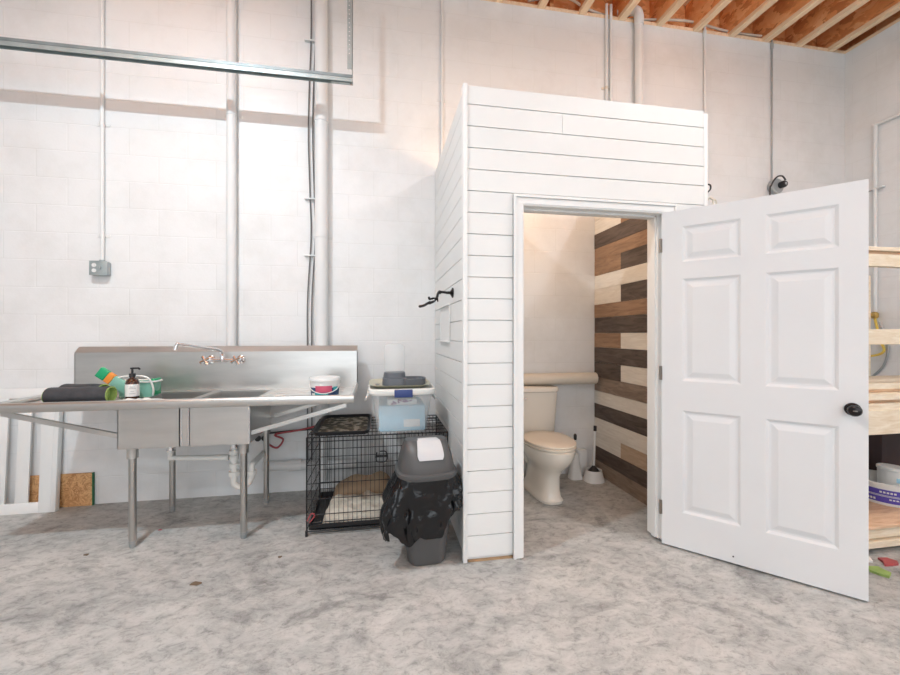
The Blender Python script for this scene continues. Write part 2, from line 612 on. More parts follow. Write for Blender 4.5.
# front wall
bm = nb()
box(bm, SX + 0.10, OX0 - 0.02, FY + 0.014, FY + 0.12, 0.012, TOP - 0.004)
box(bm, OX1 + 0.02, 2.022, FY + 0.014, FY + 0.12, 0.012, TOP - 0.004)
box(bm, OX0 - 0.02, OX1 + 0.02, FY + 0.014, FY + 0.12, OZ + 0.02, TOP - 0.004)
wf = st('wall_partition_front', bm, 'shiplap', smooth=False)
bm = nb()
CW = 0.062
seams = {20: 1.065}
for k, (a, b) in enumerate(rows):
    if b < OZ + 0.1 or a < OZ + CW:
        box(bm, SX + 0.012, OX0 - CW + 0.004, FY, FY + 0.014, a + 0.002, b - 0.002, bev=0.0012, seg=1)
        box(bm, OX1 + CW, 2.022, FY, FY + 0.014, a + 0.002, b - 0.002, bev=0.0012, seg=1)
        if b > OZ + CW:
            box(bm, OX0 - CW + 0.004, OX1 + CW, FY, FY + 0.014, OZ + CW - 0.004, b - 0.002)
    else:
        sx = seams.get(k)
        if sx:
            box(bm, SX + 0.012, sx - 0.0008, FY, FY + 0.014, a + 0.002, b - 0.002, bev=0.0012, seg=1)
            box(bm, sx + 0.0008, 2.022, FY, FY + 0.014, a + 0.002, b - 0.002, bev=0.0012, seg=1)
        else:
            box(bm, SX + 0.012, 2.022, FY, FY + 0.014, a + 0.002, b - 0.002, bev=0.0012, seg=1)
obj('shiplap_boards', bm, 'shiplap', wf, smooth=False)
bxo('sill_plate', 'rawply', (SX + 0.02, OX0 - CW, FY + 0.004, FY + 0.10, 0.0, 0.012), wf, smooth=False)
# right wall and its inner plank cladding
bm = nb(); box(bm, RX + 0.012, RX + 0.033, FY + 0.12, YB, 0.0, TOP - 0.004)
wr = st('wall_partition_right', bm, 'shiplap', smooth=False)
zz = [0.0, 0.127, 0.256, 0.384, 0.520, 0.653, 0.772, 0.900, 1.038, 1.177, 1.309, 1.450, 1.572, 1.714, 1.843, 1.980, 2.098, 2.231, 2.36, 2.49, 2.62, 2.70]
YS = 3.06
plan = [('plank_grey',), ('plank_dark',), ('plank_white', 'plank_tan'), ('plank_white',), ('plank_dark',), ('plank_white',), ('plank_grey',),
        ('plank_dark', 'plank_white'), ('plank_dark',), ('plank_brown', 'plank_white'), ('plank_dark',), ('plank_brown',),
        ('plank_white', 'plank_dark'), ('plank_white',), ('plank_brown', 'plank_dark'), ('plank_brown',), ('plank_dark',),
        ('plank_white', 'plank_brown'), ('plank_white',), ('plank_dark',), ('plank_brown',)]
for k, p in enumerate(plan):
    a, b = zz[k], zz[k + 1]
    segs = [(FY + 0.12, YB - 0.002, p[0])] if len(p) == 1 else [(YS, YB - 0.002, p[0]), (FY + 0.12, YS, p[1])]
    for y0, y1, mm in segs:
        bm = nb(); box(bm, RX + random.uniform(0, 0.003), RX + 0.012, y0 + 0.0008, y1 - 0.0008, a + 0.001, b - 0.001, bev=0.0008, seg=1)
        o = obj('wall_plank', bm, mm, wr, smooth=False)

# corner trims, casing and jambs
bm = nb(); box(bm, SX - 0.012, SX + 0.012, FY - 0.010, FY + 0.04, 0.004, TOP + 0.004, bev=0.002); st('trim_1', bm, 'white')
bm = nb(); box(bm, 2.022, 2.048, FY - 0.004, FY + 0.04, 0.004, TOP - 0.02, bev=0.002); st('trim_2', bm, 'white')
bm = nb()


# moulded casing: stepped profile, left leg, head, right leg
for (w0_, w1_, t) in [(0.0, CW, 0.012), (0.008, 0.044, 0.017), (CW - 0.016, CW, 0.024)]:
    box(bm, OX0 - w1_, OX0 - w0_, FY - t, FY - 0.0005, 0.004, OZ + w0_, bev=0.0015, seg=1)
    box(bm, OX0 - w1_, OX1 + 0.04 + w1_, FY - t, FY - 0.0005, OZ + w0_, OZ + w1_, bev=0.0015, seg=1)
    box(bm, OX1 + 0.04 + w0_, OX1 + 0.04 + w1_, FY - t, FY - 0.0005, 0.02, OZ + w0_, bev=0.0015, seg=1)
st('trim_3', bm, 'white')
bm = nb()
box(bm, OX0 - 0.02, OX0, FY, FY + 0.125, 0.006, OZ)
box(bm, OX1, OX1 + 0.02, FY + 0.022, FY + 0.125, 0.02, OZ)
box(bm, OX0 - 0.02, OX1 + 0.02, FY - 0.002, FY + 0.125, OZ, OZ + 0.02)
box(bm, OX0, OX0 + 0.010, FY + 0.040, FY + 0.075, 0.006, OZ)
box(bm, OX1 - 0.010, OX1, FY + 0.040, FY + 0.075, 0.02, OZ)
box(bm, OX0, OX1, FY + 0.040, FY + 0.075, OZ - 0.010, OZ)
st('trim_4', bm, 'white', smooth=False)
bxo('strike_plate', 'hinge', (OX0 - 0.001, OX0 + 0.001, FY + 0.005, FY + 0.035, 0.90, 0.96))
bpy.data.objects['strike_plate'].parent = bpy.data.objects['trim_4']
bpy.data.objects['strike_plate'].location = bpy.data.objects['strike_plate'].location - bpy.data.objects['trim_4'].location

# ------------------------------------------------------------ open six-panel door
DW, DT, DZ0, DZ1 = 0.892, 0.035, 0.012, 2.046
DM = Matrix.Translation((1.712, 2.205, 0)) @ Matrix.Rotation(math.radians(-47.4), 4, 'Z')
bm = nb()
box(bm, 0, DW, 0.011, DT - 0.011, DZ0, DZ1)
cx = [(0, 0.110), (0.395, 0.503), (0.790, DW)]
pz = [(0.226, 0.842), (1.018, 1.632), (1.732, 1.946)]
px_ = [(0.110, 0.395), (0.503, 0.790)]
for side in (0, 1):
    ya, yb = (0, 0.011) if side == 0 else (DT - 0.011, DT)
    yf = 0.0 if side == 0 else DT
    sg = 1 if side == 0 else -1
    for a, b in cx:
        box(bm, a, b, ya, yb, DZ0, DZ1)
    for a, b in [(DZ0, pz[0][0]), (pz[0][1], pz[1][0]), (pz[1][1], pz[2][0]), (pz[2][1], DZ1)]:
        for x0, x1 in px_:
            box(bm, x0, x1, ya, yb, a, b)
    for x0, x1 in px_:
        for z0, z1 in pz:
            def rect(i, d):
                y = yf + sg * d
                return [(x0 + i, y, z0 + i), (x1 - i, y, z0 + i), (x1 - i, y, z1 - i), (x0 + i, y, z1 - i)]
            ring_loft(bm, [rect(0, 0.0), rect(0.004, 0.002), rect(0.014, 0.0095), rect(0.022, 0.0105), rect(0.028, 0.0095), rect(0.052, 0.0015), rect(0.056, 0.001)],
                      cap0=False, cap1=True)
xform(bm, DM)
door = st('door_1', bm, 'door', smooth=False)
# lever-less round knob with rose, both sides
kx, kz = 0.837, 0.932
for side in (0, 1):
    bm = nb()
    sg = -1 if side == 0 else 1
    y0 = 0.0 if side == 0 else DT
    lathe(bm, [(0.031, 0), (0.031, sg * 0.006), (0.022, sg * 0.011), (0.012, sg * 0.014), (0.011, sg * 0.03), (0.018, sg * 0.036), (0.0265, sg * 0.046),
               (0.0275, sg * 0.056), (0.023, sg * 0.065), (0.012, sg * 0.069)], (kx, y0, kz), 'y', 28)
    xform(bm, DM)
    kn = obj('door_knob', bm, 'bronze', door)
    if side == 0:
        bm = nb()
        box(bm, kx - 0.008, kx + 0.008, -0.0715, -0.068, kz - 0.003, kz + 0.003, bev=0.001)
        xform(bm, DM)
        obj('knob_turn_button', bm, 'hinge', kn)
for hz in (1.845, 1.06, 0.235):
    bm = nb()
    lathe(bm, [(0.0068, -0.042), (0.0068, 0.042)], (-0.006, -0.005, hz), 'z', 12)
    box(bm, -0.002, 0.003, -0.0015, 0.0, hz - 0.042, hz + 0.042)
    xform(bm, DM)
    obj('door_hinge', bm, 'hinge', door)
bm = nb(); lathe(bm, [(0.004, -0.004), (0.004, 0)], (0.36, 0.0, 0.05), 'y', 10); xform(bm, DM); obj('screw', bm, 'black', door)


# ------------------------------------------------------------ pipes and conduits on the walls
def clampring(bm, x, y, z, r):
    lathe(bm, [(r + 0.0035, -0.012), (r + 0.0035, 0.012)], (x, y, z), 'z', 16)
    box(bm, x - r - 0.03, x - r - 0.002, YB - 0.006, YB - 0.001, z - 0.01, z + 0.01)
    box(bm, x + r + 0.002, x + r + 0.03, YB - 0.006, YB - 0.001, z - 0.01, z + 0.01)


def vpipe(name, x, r, z0, z1, m, label, cat, y=None, clamps=(), coll=(), group=None, cm='grey_metal'):
    y = y if y is not None else YB - r - 0.006
    t = thing(name, (x, y, z0), label, cat, group)
    bm = nb(); lathe(bm, [(r, 0), (r, z1 - z0)], (x, y, z0), 'z', 20)
    obj('pipe', bm, m, t)
    for z in clamps:
        bm = nb(); clampring(bm, x, y, z, r); obj('clamp', bm, cm, t)
    for z in coll:
        bm = nb(); lathe(bm, [(r + 0.004, -0.03), (r + 0.005, -0.025), (r + 0.005, 0.025), (r + 0.004, 0.03)], (x, y, z), 'z', 20); obj('coupling', bm, m, t)
    return t


t = vpipe('conduit', -2.085, 0.014, 1.86, HT + 0.02, 'pipe', 'thin white conduit on the block wall running down to the small outlet box', 'conduit', clamps=(2.9, 2.05), cm='pipe')
vpipe('wall_pipe', -1.165, 0.036, 0.95, HT + 0.02, 'pipe', 'white pipe down the wall behind the sink, above the faucet', 'pipe', clamps=(3.05,), cm='pipe')
vpipe('wall_pipe', -0.475, 0.052, 0.10, HT + 0.02, 'pipe', 'widest white pipe on the wall, beside the dark cables behind the sink', 'pipe', coll=(3.07,), clamps=(2.1,), cm='pipe')
vpipe('conduit', 0.535, 0.012, 2.58, HT + 0.02, 'pipe', 'thin white conduit meeting the back left corner of the shiplap box', 'conduit', clamps=(3.35, 2.75), cm='pipe')
vpipe('conduit', 2.105, 0.013, 0.95, HT + 0.12, 'pipe', 'left one of the two thin conduits rising side by side above the shiplap box', 'conduit', clamps=(3.62,), cm='pipe_cream')
vpipe('conduit', 2.150, 0.013, 2.4, HT + 0.12, 'pipe', 'right one of the two thin conduits rising side by side above the shiplap box', 'conduit', cm='pipe')
vpipe('conduit', 3.165, 0.011, 0.6, HT + 0.06, 'pipe', 'thin grey-white conduit passing the top right corner of the shiplap box', 'conduit', coll=(HT - 0.02,))
t = vpipe('conduit', 3.955, 0.0075, 2.87, HT + 0.02, 'grey_metal', 'thin grey conduit ending at the round reel box above the open door', 'conduit', coll=(HT - 0.04,), cm='grey_metal')

# vent pipe with elbow into the ceiling
t = thing('vent_pipe', (2.42, YB - 0.05, 0.9), 'wide white vent pipe with an elbow under the joists above the shiplap box', 'pipe')
bm = nb()
tube(bm, [(2.42, YB - 0.05, 0.9), (2.42, YB - 0.05, HT - 0.02)], 0.036, 20)
obj('pipe', bm, 'pipe', t)
bm = nb()
tube(bm, smooth_path([(2.42, YB - 0.05, HT - 0.06), (2.42, YB - 0.05, HT + 0.02), (2.40, YB - 0.03, HT + 0.09), (2.33, YB + 0.04, HT + 0.12), (2.28, YB + 0.08, HT + 0.12)], 4), 0.043, 18)
obj('elbow', bm, 'pipe', t)

# dark cables clipped beside the widest pipe
for dx, lab in ((-0.10, 'left one of the two dark cables clipped beside the widest wall pipe'),
                (-0.066, 'right one of the two dark cables clipped beside the widest wall pipe')):
    bm = nb()
    pts = [(-0.475 + dx + 0.012, YB - 0.014, HT), (-0.475 + dx + 0.012, YB - 0.014, 3.75), (-0.475 + dx - 0.004, YB - 0.014, 3.3),
           (-0.475 + dx - 0.008, YB - 0.02, 2.9), (-0.475 + dx + 0.004, YB - 0.014, 2.45), (-0.475 + dx + 0.012, YB - 0.014, 2.1), (-0.475 + dx - 0.014, YB - 0.02, 1.6),
           (-0.475 + dx - 0.016, YB - 0.02, 1.1), (-0.475 + dx - 0.014, YB - 0.02, 0.25)]
    tube(bm, smooth_path(pts, 6), 0.0052, 8)
    obj('cable', bm, 'grey_cable', label=lab, cat='cable')
for cz in (3.73, 2.42, 1.95):
    bm = nb(); box(bm, -0.615, -0.52, YB - 0.030, YB - 0.001, cz - 0.006, cz + 0.006, bev=0.002)
    obj('cable_clip', bm, 'pipe', label={3.73: 'small white clip holding both dark cables, topmost above the hanging rail',
                                        2.42: 'small white clip on both dark cables, just below the rail shadow',
                                        1.95: 'small white clip on both dark cables, lowest, above the sink backsplash'}[cz], cat='clip', group='cable clips')

# outlet box on conduit
t = thing('outlet_box', (-2.09, YB - 0.03, 1.74), 'small grey metal outlet box with white receptacle at the foot of a thin conduit', 'electrical box')
bm = nb(); box(bm, -2.150, -2.035, YB - 0.050, YB - 0.001, 1.745, 1.850, bev=0.008); obj('box', bm, 'grey_metal', t)
bm = nb(); box(bm, -2.152, -2.033, YB - 0.056, YB - 0.050, 1.743, 1.852, bev=0.003); cp = obj('cover', bm, 'galv', t)
for z in (1.778, 1.818):
    bm = nb(); lathe(bm, [(0.015, -0.003), (0.015, 0.0)], (-2.118, YB - 0.056, z), 'y', 16); obj('receptacle', bm, 'labelw', t)
bm = nb(); box(bm, -2.08, -2.072, YB - 0.066, YB - 0.056, 1.79, 1.81, bev=0.001); obj('switch', bm, 'grey_metal', t)
bm = nb(); lathe(bm, [(0.017, 0), (0.017, 0.014)], (-2.085, YB - 0.022, 1.849), 'z', 14); obj('connector', bm, 'galv', t)

# round box with plug and drooping black cord above the door
t = thing('cord_box', (3.975, YB - 0.04, 2.76), 'round grey electrical box with black plug and cord above the open door', 'electrical box')
bm = nb(); lathe(bm, [(0.070, 0), (0.074, -0.006), (0.074, -0.05), (0.066, -0.058)], (3.98, YB - 0.001, 2.805), 'y', 28); obj('box', bm, 'grey_metal', t)
bm = nb(); lathe(bm, [(0.020, -0.05), (0.034, -0.06), (0.034, -0.10), (0.024, -0.115)], (4.005, YB, 2.81), 'y', 18); pl = obj('plug', bm, 'black', t)
bm = nb(); lathe(bm, [(0.010, -0.11), (0.014, -0.117)], (4.005, YB, 2.81), 'y', 12); obj('plug_tip', bm, 'grey_metal', pl)
bm = nb()
tube(bm, smooth_path([(4.03, YB - 0.09, 2.85), (4.00, YB - 0.08, 2.895), (3.94, YB - 0.075, 2.88), (3.885, YB - 0.07, 2.80), (3.875, YB - 0.06, 2.66), (3.88, YB - 0.04, 1.6), (3.88, YB - 0.03, 0.4)], 6), 0.008, 8)
obj('cord', bm, 'black_cable', t)

# loose white cable looping under the joists
bm = nb()
tube(bm, smooth_path([(1.35, YB + 0.05, HT + 0.10), (1.70, YB + 0.02, HT + 0.16), (1.95, YB + 0.03, HT + 0.085), (2.3, YB + 0.05, HT + 0.06), (2.7, YB + 0.04, HT + 0.10),
                      (3.05, YB + 0.03, HT + 0.12), (3.5, YB + 0.04, HT + 0.085), (3.9, YB + 0.04, HT + 0.09)], 6), 0.012, 8)
obj('cable', bm, 'pipe_cream', label='loose white cable looping along the top of the back wall under the joists', cat='cable')

# conduit on the right wall
t = thing('side_conduit', (XR - 0.02, 3.2, 0.6), 'white conduit on the right wall turning the corner towards the camera, brass valve below', 'conduit')
bm = nb()
tube(bm, [(XR - 0.022, 3.20, 1.52), (XR - 0.022, 3.20, 3.39), ], 0.017, 14)
obj('riser', bm, 'pipe', t)
bm = nb(); tube(bm, [(XR - 0.022, 3.215, 3.39), (XR - 0.022, -3.0, 3.39)], 0.017, 14); obj('run', bm, 'pipe', t)
for z in (2.75,):
    bm = nb(); box(bm, XR - 0.04, XR - 0.001, 3.13, 3.27, z - 0.008, z + 0.008); obj('clamp', bm, 'pipe', t)
bm = nb(); lathe(bm, [(0.020, 0), (0.030, 0.015), (0.030, 0.05), (0.018, 0.065)], (XR - 0.03, 3.2, 1.455), 'z', 14)
lathe(bm, [(0.016, 0), (0.024, -0.02), (0.018, -0.045)], (XR - 0.04, 3.2, 1.49), 'x', 12)
obj('valve', bm, 'brass', t)
bm = nb()
tube(bm, smooth_path([(XR - 0.03, 3.2, 1.47), (XR - 0.035, 3.18, 1.38), (XR - 0.04, 3.15, 1.25), (XR - 0.04, 3.12, 1.13), (XR - 0.05, 3.22, 1.08), (XR - 0.06, 3.34, 1.10), (XR - 0.06, 3.42, 1.12)], 6), 0.011, 10)
obj('hose', bm, 'yellow', label='yellow hose hanging from the brass valve on the right wall', cat='hose')
bm = nb()
tube(bm, smooth_path([(XR - 0.03, 3.16, 1.42), (XR - 0.02, 3.10, 1.20), (XR - 0.02, 3.13, 1.0), (XR - 0.02, 3.24, 0.86), (XR - 0.03, 3.33, 0.80)], 6), 0.010, 10)
obj('cable', bm, 'grey_metal', label='grey cable curving down the right wall beside the yellow hose', cat='cable')

# hanging rail with perforated strap
RY = 3.13
t = thing('hanging_rail', (-1.4, RY, 3.225), 'long galvanised steel rail hanging from a perforated strap high above the sink', 'rail')
bm = nb()
extrude_poly(bm, [(RY - 0.022, 3.236), (RY - 0.010, 3.241), (RY - 0.010, 3.263), (RY + 0.022, 3.263), (RY + 0.022, 3.266), (RY - 0.013, 3.266), (RY - 0.013, 3.243), (RY - 0.025, 3.237)], 'x', -7.0, -0.205)
obj('upper_lip', bm, 'galv_dk', t, smooth=False)
bm = nb()
extrude_poly(bm, [(RY - 0.024, 3.206), (RY - 0.024, 3.234), (RY - 0.020, 3.238), (RY + 0.022, 3.238), (RY + 0.022, 3.206), (RY + 0.019, 3.206), (RY + 0.019, 3.234), (RY - 0.019, 3.234), (RY - 0.021, 3.206)], 'x', -7.0, -0.205)
obj('channel', bm, 'galv', t, smooth=False)
# strap: L angle with real holes
bm = nb()
hx0, hx1 = -0.243, -0.205
zc = 3.30
hz = [3.42 + 0.033 * k for k in range(26)]
edges = [3.30] + [v for h in hz for v in (h - 0.005, h + 0.005)] + [HT]
for a, b in zip(edges[0::2], edges[1::2]):
    box(bm, hx0, hx1, RY - 0.024, RY - 0.021, a, b)
for h in hz:
    box(bm, hx0, hx0 + 0.010, RY - 0.024, RY - 0.021, h - 0.005, h + 0.005)
    box(bm, hx0 + 0.020, hx1, RY - 0.024, RY - 0.021, h - 0.005, h + 0.005)
box(bm, hx1 - 0.003, hx1, RY - 0.024, RY + 0.02, 3.27, HT)
obj('perforated_strap', bm, 'galv', t, smooth=False)
bm = nb(); box(bm, -0.205 - 0.16, -0.205 - 0.02, RY - 0.006, RY + 0.02, 3.214, 3.206); obj('end_tab', bm, 'galv', t, smooth=False)

# ------------------------------------------------------------ stainless two-bowl sink
SX0, SX1, SY0, SY1 = -2.175, -0.168, 2.66, 3.40
DZ = 0.880
snk = thing('utility_sink', (-1.18, 3.05, 0), 'stainless steel two-bowl utility sink with drainboards along the back wall', 'sink')
bm = nb()
extrude_poly(bm, [(3.300, DZ - 0.02), (3.300, 1.165), (3.345, 1.207), (3.372, 1.207), (3.372, 1.19), (3.35, 1.19), (3.312, 1.160), (3.312, DZ - 0.02)], 'x', SX0 + 0.01, SX1 - 0.012)
box(bm, SX0 + 0.01, SX0 + 0.014, 3.30, 3.372, DZ, 1.165)
box(bm, SX1 - 0.016, SX1 - 0.012, 3.30, 3.372, DZ, 1.165)
obj('backsplash', bm, 'steel', snk, smooth=False)
B1, B2 = (-1.550, -1.212), (-1.158, -0.813)
BY0, BY1, BZ = 2.705, 3.20, 0.610
for nm, (a, b) in (('drainboard', (SX0, B1[0])), ('drainboard', (B2[1], SX1))):
    bm = nb()
    box(bm, a, b, SY0 + 0.02, 3.305, DZ - 0.012, DZ - 0.004)
    out = a if a == SX0 else b
    sg = -1 if a == SX0 else 1
    # drain grooves pressed in the sheet
    for k in range(5):
        yy = 2.80 + k * 0.11
        x_in, x_out = (b - 0.04, a + 0.10) if a == SX0 else (a + 0.04, b - 0.10)
        box(bm, min(x_in, x_out), max(x_in, x_out), yy - 0.004, yy + 0.004, DZ - 0.004, DZ - 0.001, bev=0.001, seg=1)
    # outer raised rolled rim
    tube(bm, [(out - sg * 0.014, SY0 + 0.01, DZ + 0.012), (out - sg * 0.014, 3.31, DZ + 0.012)], 0.016, 12)
    box(bm, min(out - sg * 0.014, out - sg * 0.017), max(out - sg * 0.014, out - sg * 0.017), SY0 + 0.01, 3.31, DZ - 0.02, DZ + 0.01)
    obj(nm, bm, 'steel', snk)
bm = nb()   # deck around the bowls
box(bm, B1[0], B2[1], SY0 + 0.02, BY0, DZ - 0.012, DZ - 0.002)
box(bm, B1[0], B2[1], BY1, 3.305, DZ - 0.012, DZ - 0.002)
box(bm, B1[1], B2[0], BY0, BY1, DZ - 0.012, DZ - 0.002)
obj('deck', bm, 'steel', snk, smooth=False)
bm = nb()   # rolled front edge
extrude_poly(bm, [(SY0 + 0.022 - 0.02 * math.cos(a) if True else 0, DZ + 0.008 + 0.018 * math.sin(a)) for a in [PI * k / 8 for k in range(9)]]
             + [(SY0 + 0.042, DZ - 0.006), (SY0 + 0.030, DZ - 0.020), (SY0 + 0.008, DZ - 0.030), (SY0 + 0.002, DZ - 0.024)], 'x', SX0, SX1)
obj('front_rim', bm, 'steel', snk, angle=60)
for a, b in (B1, B2):
    bm = nb()
    t_ = 0.004
    box(bm, a, b, BY0, BY0 + t_, BZ, DZ - 0.01)
    box(bm, a, b, BY1 - t_, BY1, BZ, DZ - 0.01)
    box(bm, a, a + t_, BY0, BY1, BZ, DZ - 0.01)
    box(bm, b - t_, b, BY0, BY1, BZ, DZ - 0.01)
    box(bm, a, b, BY0, BY1, BZ - 0.004, BZ + 0.001)
    bowl = obj('bowl', bm, 'steel', snk, smooth=False)
    bm = nb(); lathe(bm, [(0.045, 0.0), (0.045, -0.03), (0.026, -0.045), (0.026, -0.085)], ((a + b) / 2, 2.96, BZ - 0.004), 'z', 20); obj('drain', bm, 'chrome', bowl)
bxo('joint_strip', 'steel', (B1[1], B2[0], BY0 + 0.004, BY0 + 0.010, BZ, DZ - 0.01), snk, smooth=False)
bxo('joint_seam', 'chrome', (B1[1] + 0.004, B1[1] + 0.010, BY0 - 0.001, BY0 + 0.004, BZ + 0.01, DZ - 0.02), snk, smooth=False)
bxo('joint_seam', 'chrome', (B2[0] - 0.006, B2[0], BY0 - 0.001, BY0 + 0.004, BZ + 0.01, DZ - 0.02), snk, smooth=False)
bxo('end_flange', 'chrome', (B2[1] - 0.003, B2[1] + 0.004, BY0 - 0.003, BY0 + 0.006, BZ, DZ - 0.01), snk, smooth=False)
for lx, ly in ((-1.485, 2.735), (-0.854, 2.735), (-1.496, 3.235), (-0.858, 3.265)):
    bm = nb()
    lathe(bm, [(0.0205, 0.03), (0.0205, 0.615)], (lx, ly, 0), 'z', 18)
    lg = obj('leg', bm, 'steel_leg', snk)
    bm = nb(); lathe(bm, [(0.030, 0.545), (0.030, 0.600), (0.034, 0.606)], (lx, ly, 0), 'z', 18, cap0=True); obj('socket', bm, 'steel', lg)
    bm = nb(); lathe(bm, [(0.012, 0.0), (0.017, 0.006), (0.019, 0.03), (0.022, 0.036), (0.022, 0.042)], (lx, ly, 0), 'z', 16); obj('foot', bm, 'grey_metal', lg)


def bar(bm, p, q, w, h):
    p, q = Vector(p), Vector(q)
    extrude_poly(bm, [(p.x, p.z - h / 2), (q.x, q.z - h / 2), (q.x, q.z + h / 2), (p.x, p.z + h / 2)], 'y', p.y - w / 2, p.y + w / 2)


for y in (2.735, 3.25):
    bm = nb(); bar(bm, (-2.16, y, 0.838), (-1.556, y, 0.682), 0.022, 0.028); obj('brace', bm, 'steel', snk, smooth=False)
    bm = nb(); bar(bm, (-0.22, y, 0.830), (-0.806, y, 0.672), 0.022, 0.028); obj('brace', bm, 'steel', snk, smooth=False)
bm = nb()
FX, FZ, FYs = -1.155, 1.106, 3.30
fct = None
tube(bm, [(FX - 0.105, FYs - 0.075, FZ), (FX + 0.105, FYs - 0.075, FZ)], 0.013, 14)
for sx in (-0.105, 0.105):
    lathe(bm, [(0.033, 0.0), (0.030, -0.008), (0.018, -0.014), (0.016, -0.06)], (FX + sx, FYs, FZ), 'y', 18)
    lathe(bm, [(0.016, -0.05), (0.022, -0.06), (0.023, -0.095), (0.015, -0.105)], (FX + sx, FYs, FZ), 'y', 18)
lathe(bm, [(0.017, -0.012), (0.019, 0.0), (0.019, 0.03), (0.014, 0.045)], (FX, FYs - 0.075, FZ), 'z', 16)
fct = obj('faucet', bm, 'chrome', snk)
bm = nb()
tube(bm, smooth_path([(FX, FYs - 0.075, FZ + 0.035), (FX - 0.015, FYs - 0.10, FZ + 0.075), (FX - 0.10, FYs - 0.20, FZ + 0.100), (FX - 0.19, FYs - 0.29, FZ + 0.125),
                      (FX - 0.205, FYs - 0.300, FZ + 0.122), (FX - 0.215, FYs - 0.305, FZ + 0.085)], 6), 0.0115, 12)
obj('spout', bm, 'chrome', fct)
for sx in (-0.105, 0.105):
    bm = nb()
    for ang in (0.5, 0.5 + PI / 2):
        c, s = math.cos(ang) * 0.034, math.sin(ang) * 0.034
        tube(bm, [(FX + sx - c, FYs - 0.112, FZ - s), (FX + sx, FYs - 0.116, FZ), (FX + sx + c, FYs - 0.112, FZ + s)], [0.012, 0.009, 0.012], 8)
    obj('handle', bm, 'chrome', fct)

# drain plumbing under the bowls
dr = thing('drain_pipe', (-1.0, 2.96, 0.25), 'white plastic drain pipe with trap under the sink bowls', 'pipe')
bm = nb()
tube(bm, [(-1.381, 2.96, 0.522), (-1.381, 2.96, 0.47), (-1.02, 2.96, 0.455)], 0.021, 14)
obj('waste_arm', bm, 'pvc', dr)
bm = nb(); tube(bm, [(-0.9855, 2.96, 0.522), (-0.9855, 2.96, 0.30)], 0.021, 14)
for z, r in ((0.49, 0.033), (0.455, 0.03), (0.40, 0.032), (0.345, 0.036)):
    lathe(bm, [(r, -0.014), (r, 0.014)], (-0.9855, 2.96, z), 'z', 14)
obj('tailpiece', bm, 'pvc', dr)
bm = nb()
tube(bm, smooth_path([(-0.9855, 2.96, 0.32), (-0.9855, 2.96, 0.275), (-0.955, 2.975, 0.245), (-0.915, 2.99, 0.25), (-0.885, 3.0, 0.30), (-0.885, 3.0, 0.36), (-0.885, 3.05, 0.385), (-0.885, 3.36, 0.38)], 5), 0.021, 14)
lathe(bm, [(0.032, -0.014), (0.032, 0.014)], (-0.885, 3.0, 0.33), 'z', 14)
obj('trap', bm, 'pvc', dr)
bm = nb()
tube(bm, [(-0.93, YB - 0.045, 0.235), (-0.20, YB - 0.045, 0.215)], 0.038, 18)
lathe(bm, [(0.046, -0.05), (0.046, 0.05)], (-0.68, YB - 0.045, 0.228), 'x', 18)
obj('waste_pipe', bm, 'pipe', label='thick white painted waste pipe running low along the wall behind the sink', cat='pipe')
t = thing('shutoff_valves', (-0.93, YB - 0.05, 0.42), 'pair of chrome shutoff valves on the wall under the sink', 'valve')
for x in (-0.955, -0.905):
    bm = nb(); lathe(bm, [(0.012, 0), (0.012, -0.03), (0.018, -0.035), (0.018, -0.07), (0.010, -0.08)], (x, YB - 0.001, 0.47), 'y', 12); v = obj('valve_body', bm, 'chrome', t)
    bm = nb(); lathe(bm, [(0.024, -0.082), (0.024, -0.092)], (x, YB, 0.47), 'y', 10); obj('handle', bm, 'black', v)
for pts, m, lab in (([(-0.93, YB - 0.06, 0.47), (-0.86, 3.37, 0.42), (-0.80, 3.36, 0.40), (-0.76, 3.37, 0.46), (-0.82, 3.38, 0.50), (-0.60, 3.40, 0.53), (-0.30, 3.42, 0.60)], 'red', 'thin red hose looping on the wall under the sink'),
                    ([(-0.88, YB - 0.05, 0.50), (-0.70, 3.42, 0.515), (-0.50, 3.42, 0.53), (-0.28, 3.42, 0.60)], 'black_cable', 'thin black hose running along the wall under the right drainboard')):
    bm = nb(); tube(bm, smooth_path(pts, 6), 0.008, 8); obj('hose', bm, m, label=lab, cat='hose')

# ------------------------------------------------------------ things on the sink
DTOP = DZ - 0.001
# dark rolled mats with lime lining
def roll_c(cx, cy, cz, r, L, ang, name, label, lime_open=True, flat=0.82):
    t = thing(name, (cx, cy, cz - r * flat), label, 'roll', 'dark rolls on the left drainboard')
    mt = Matrix.Translation((cx, cy, cz)) @ Matrix.Rotation(ang, 4, 'Z') @ Matrix.Scale(flat, 4, (0, 0, 1))
    bm = nb()
    rings = []
    n = 22
    for i in range(15):
        x = -L / 2 + L * i / 14
        rr = [r * (1 + 0.07 * noise.noise(Vector((x * 14, math.cos(2 * PI * k / n) * 1.5, math.sin(2 * PI * k / n) * 1.5 + cx)))) for k in range(n)]
        rings.append([(x, rr[k] * math.cos(2 * PI * k / n), rr[k] * math.sin(2 * PI * k / n)) for k in range(n)])
    ring_loft(bm, rings, False, False)
    xform(bm, mt)
    o = obj('outer_wrap', bm, 'mat_dark', t)
    for s in (-1, 1):
        bm = nb()
        lathe(bm, [(r * 0.88, s * (L / 2 - 0.02)), (r * 1.0, s * (L / 2 + 0.002)), (r * 0.86, s * (L / 2 + 0.004)), (r * 0.80, s * (L / 2 - 0.03)), (r * 0.3, s * (L / 2 - 0.035))], (0, 0, 0), 'x', 22, False, True)
        xform(bm, mt)
        obj('lining', bm, 'lime', t)
    return t


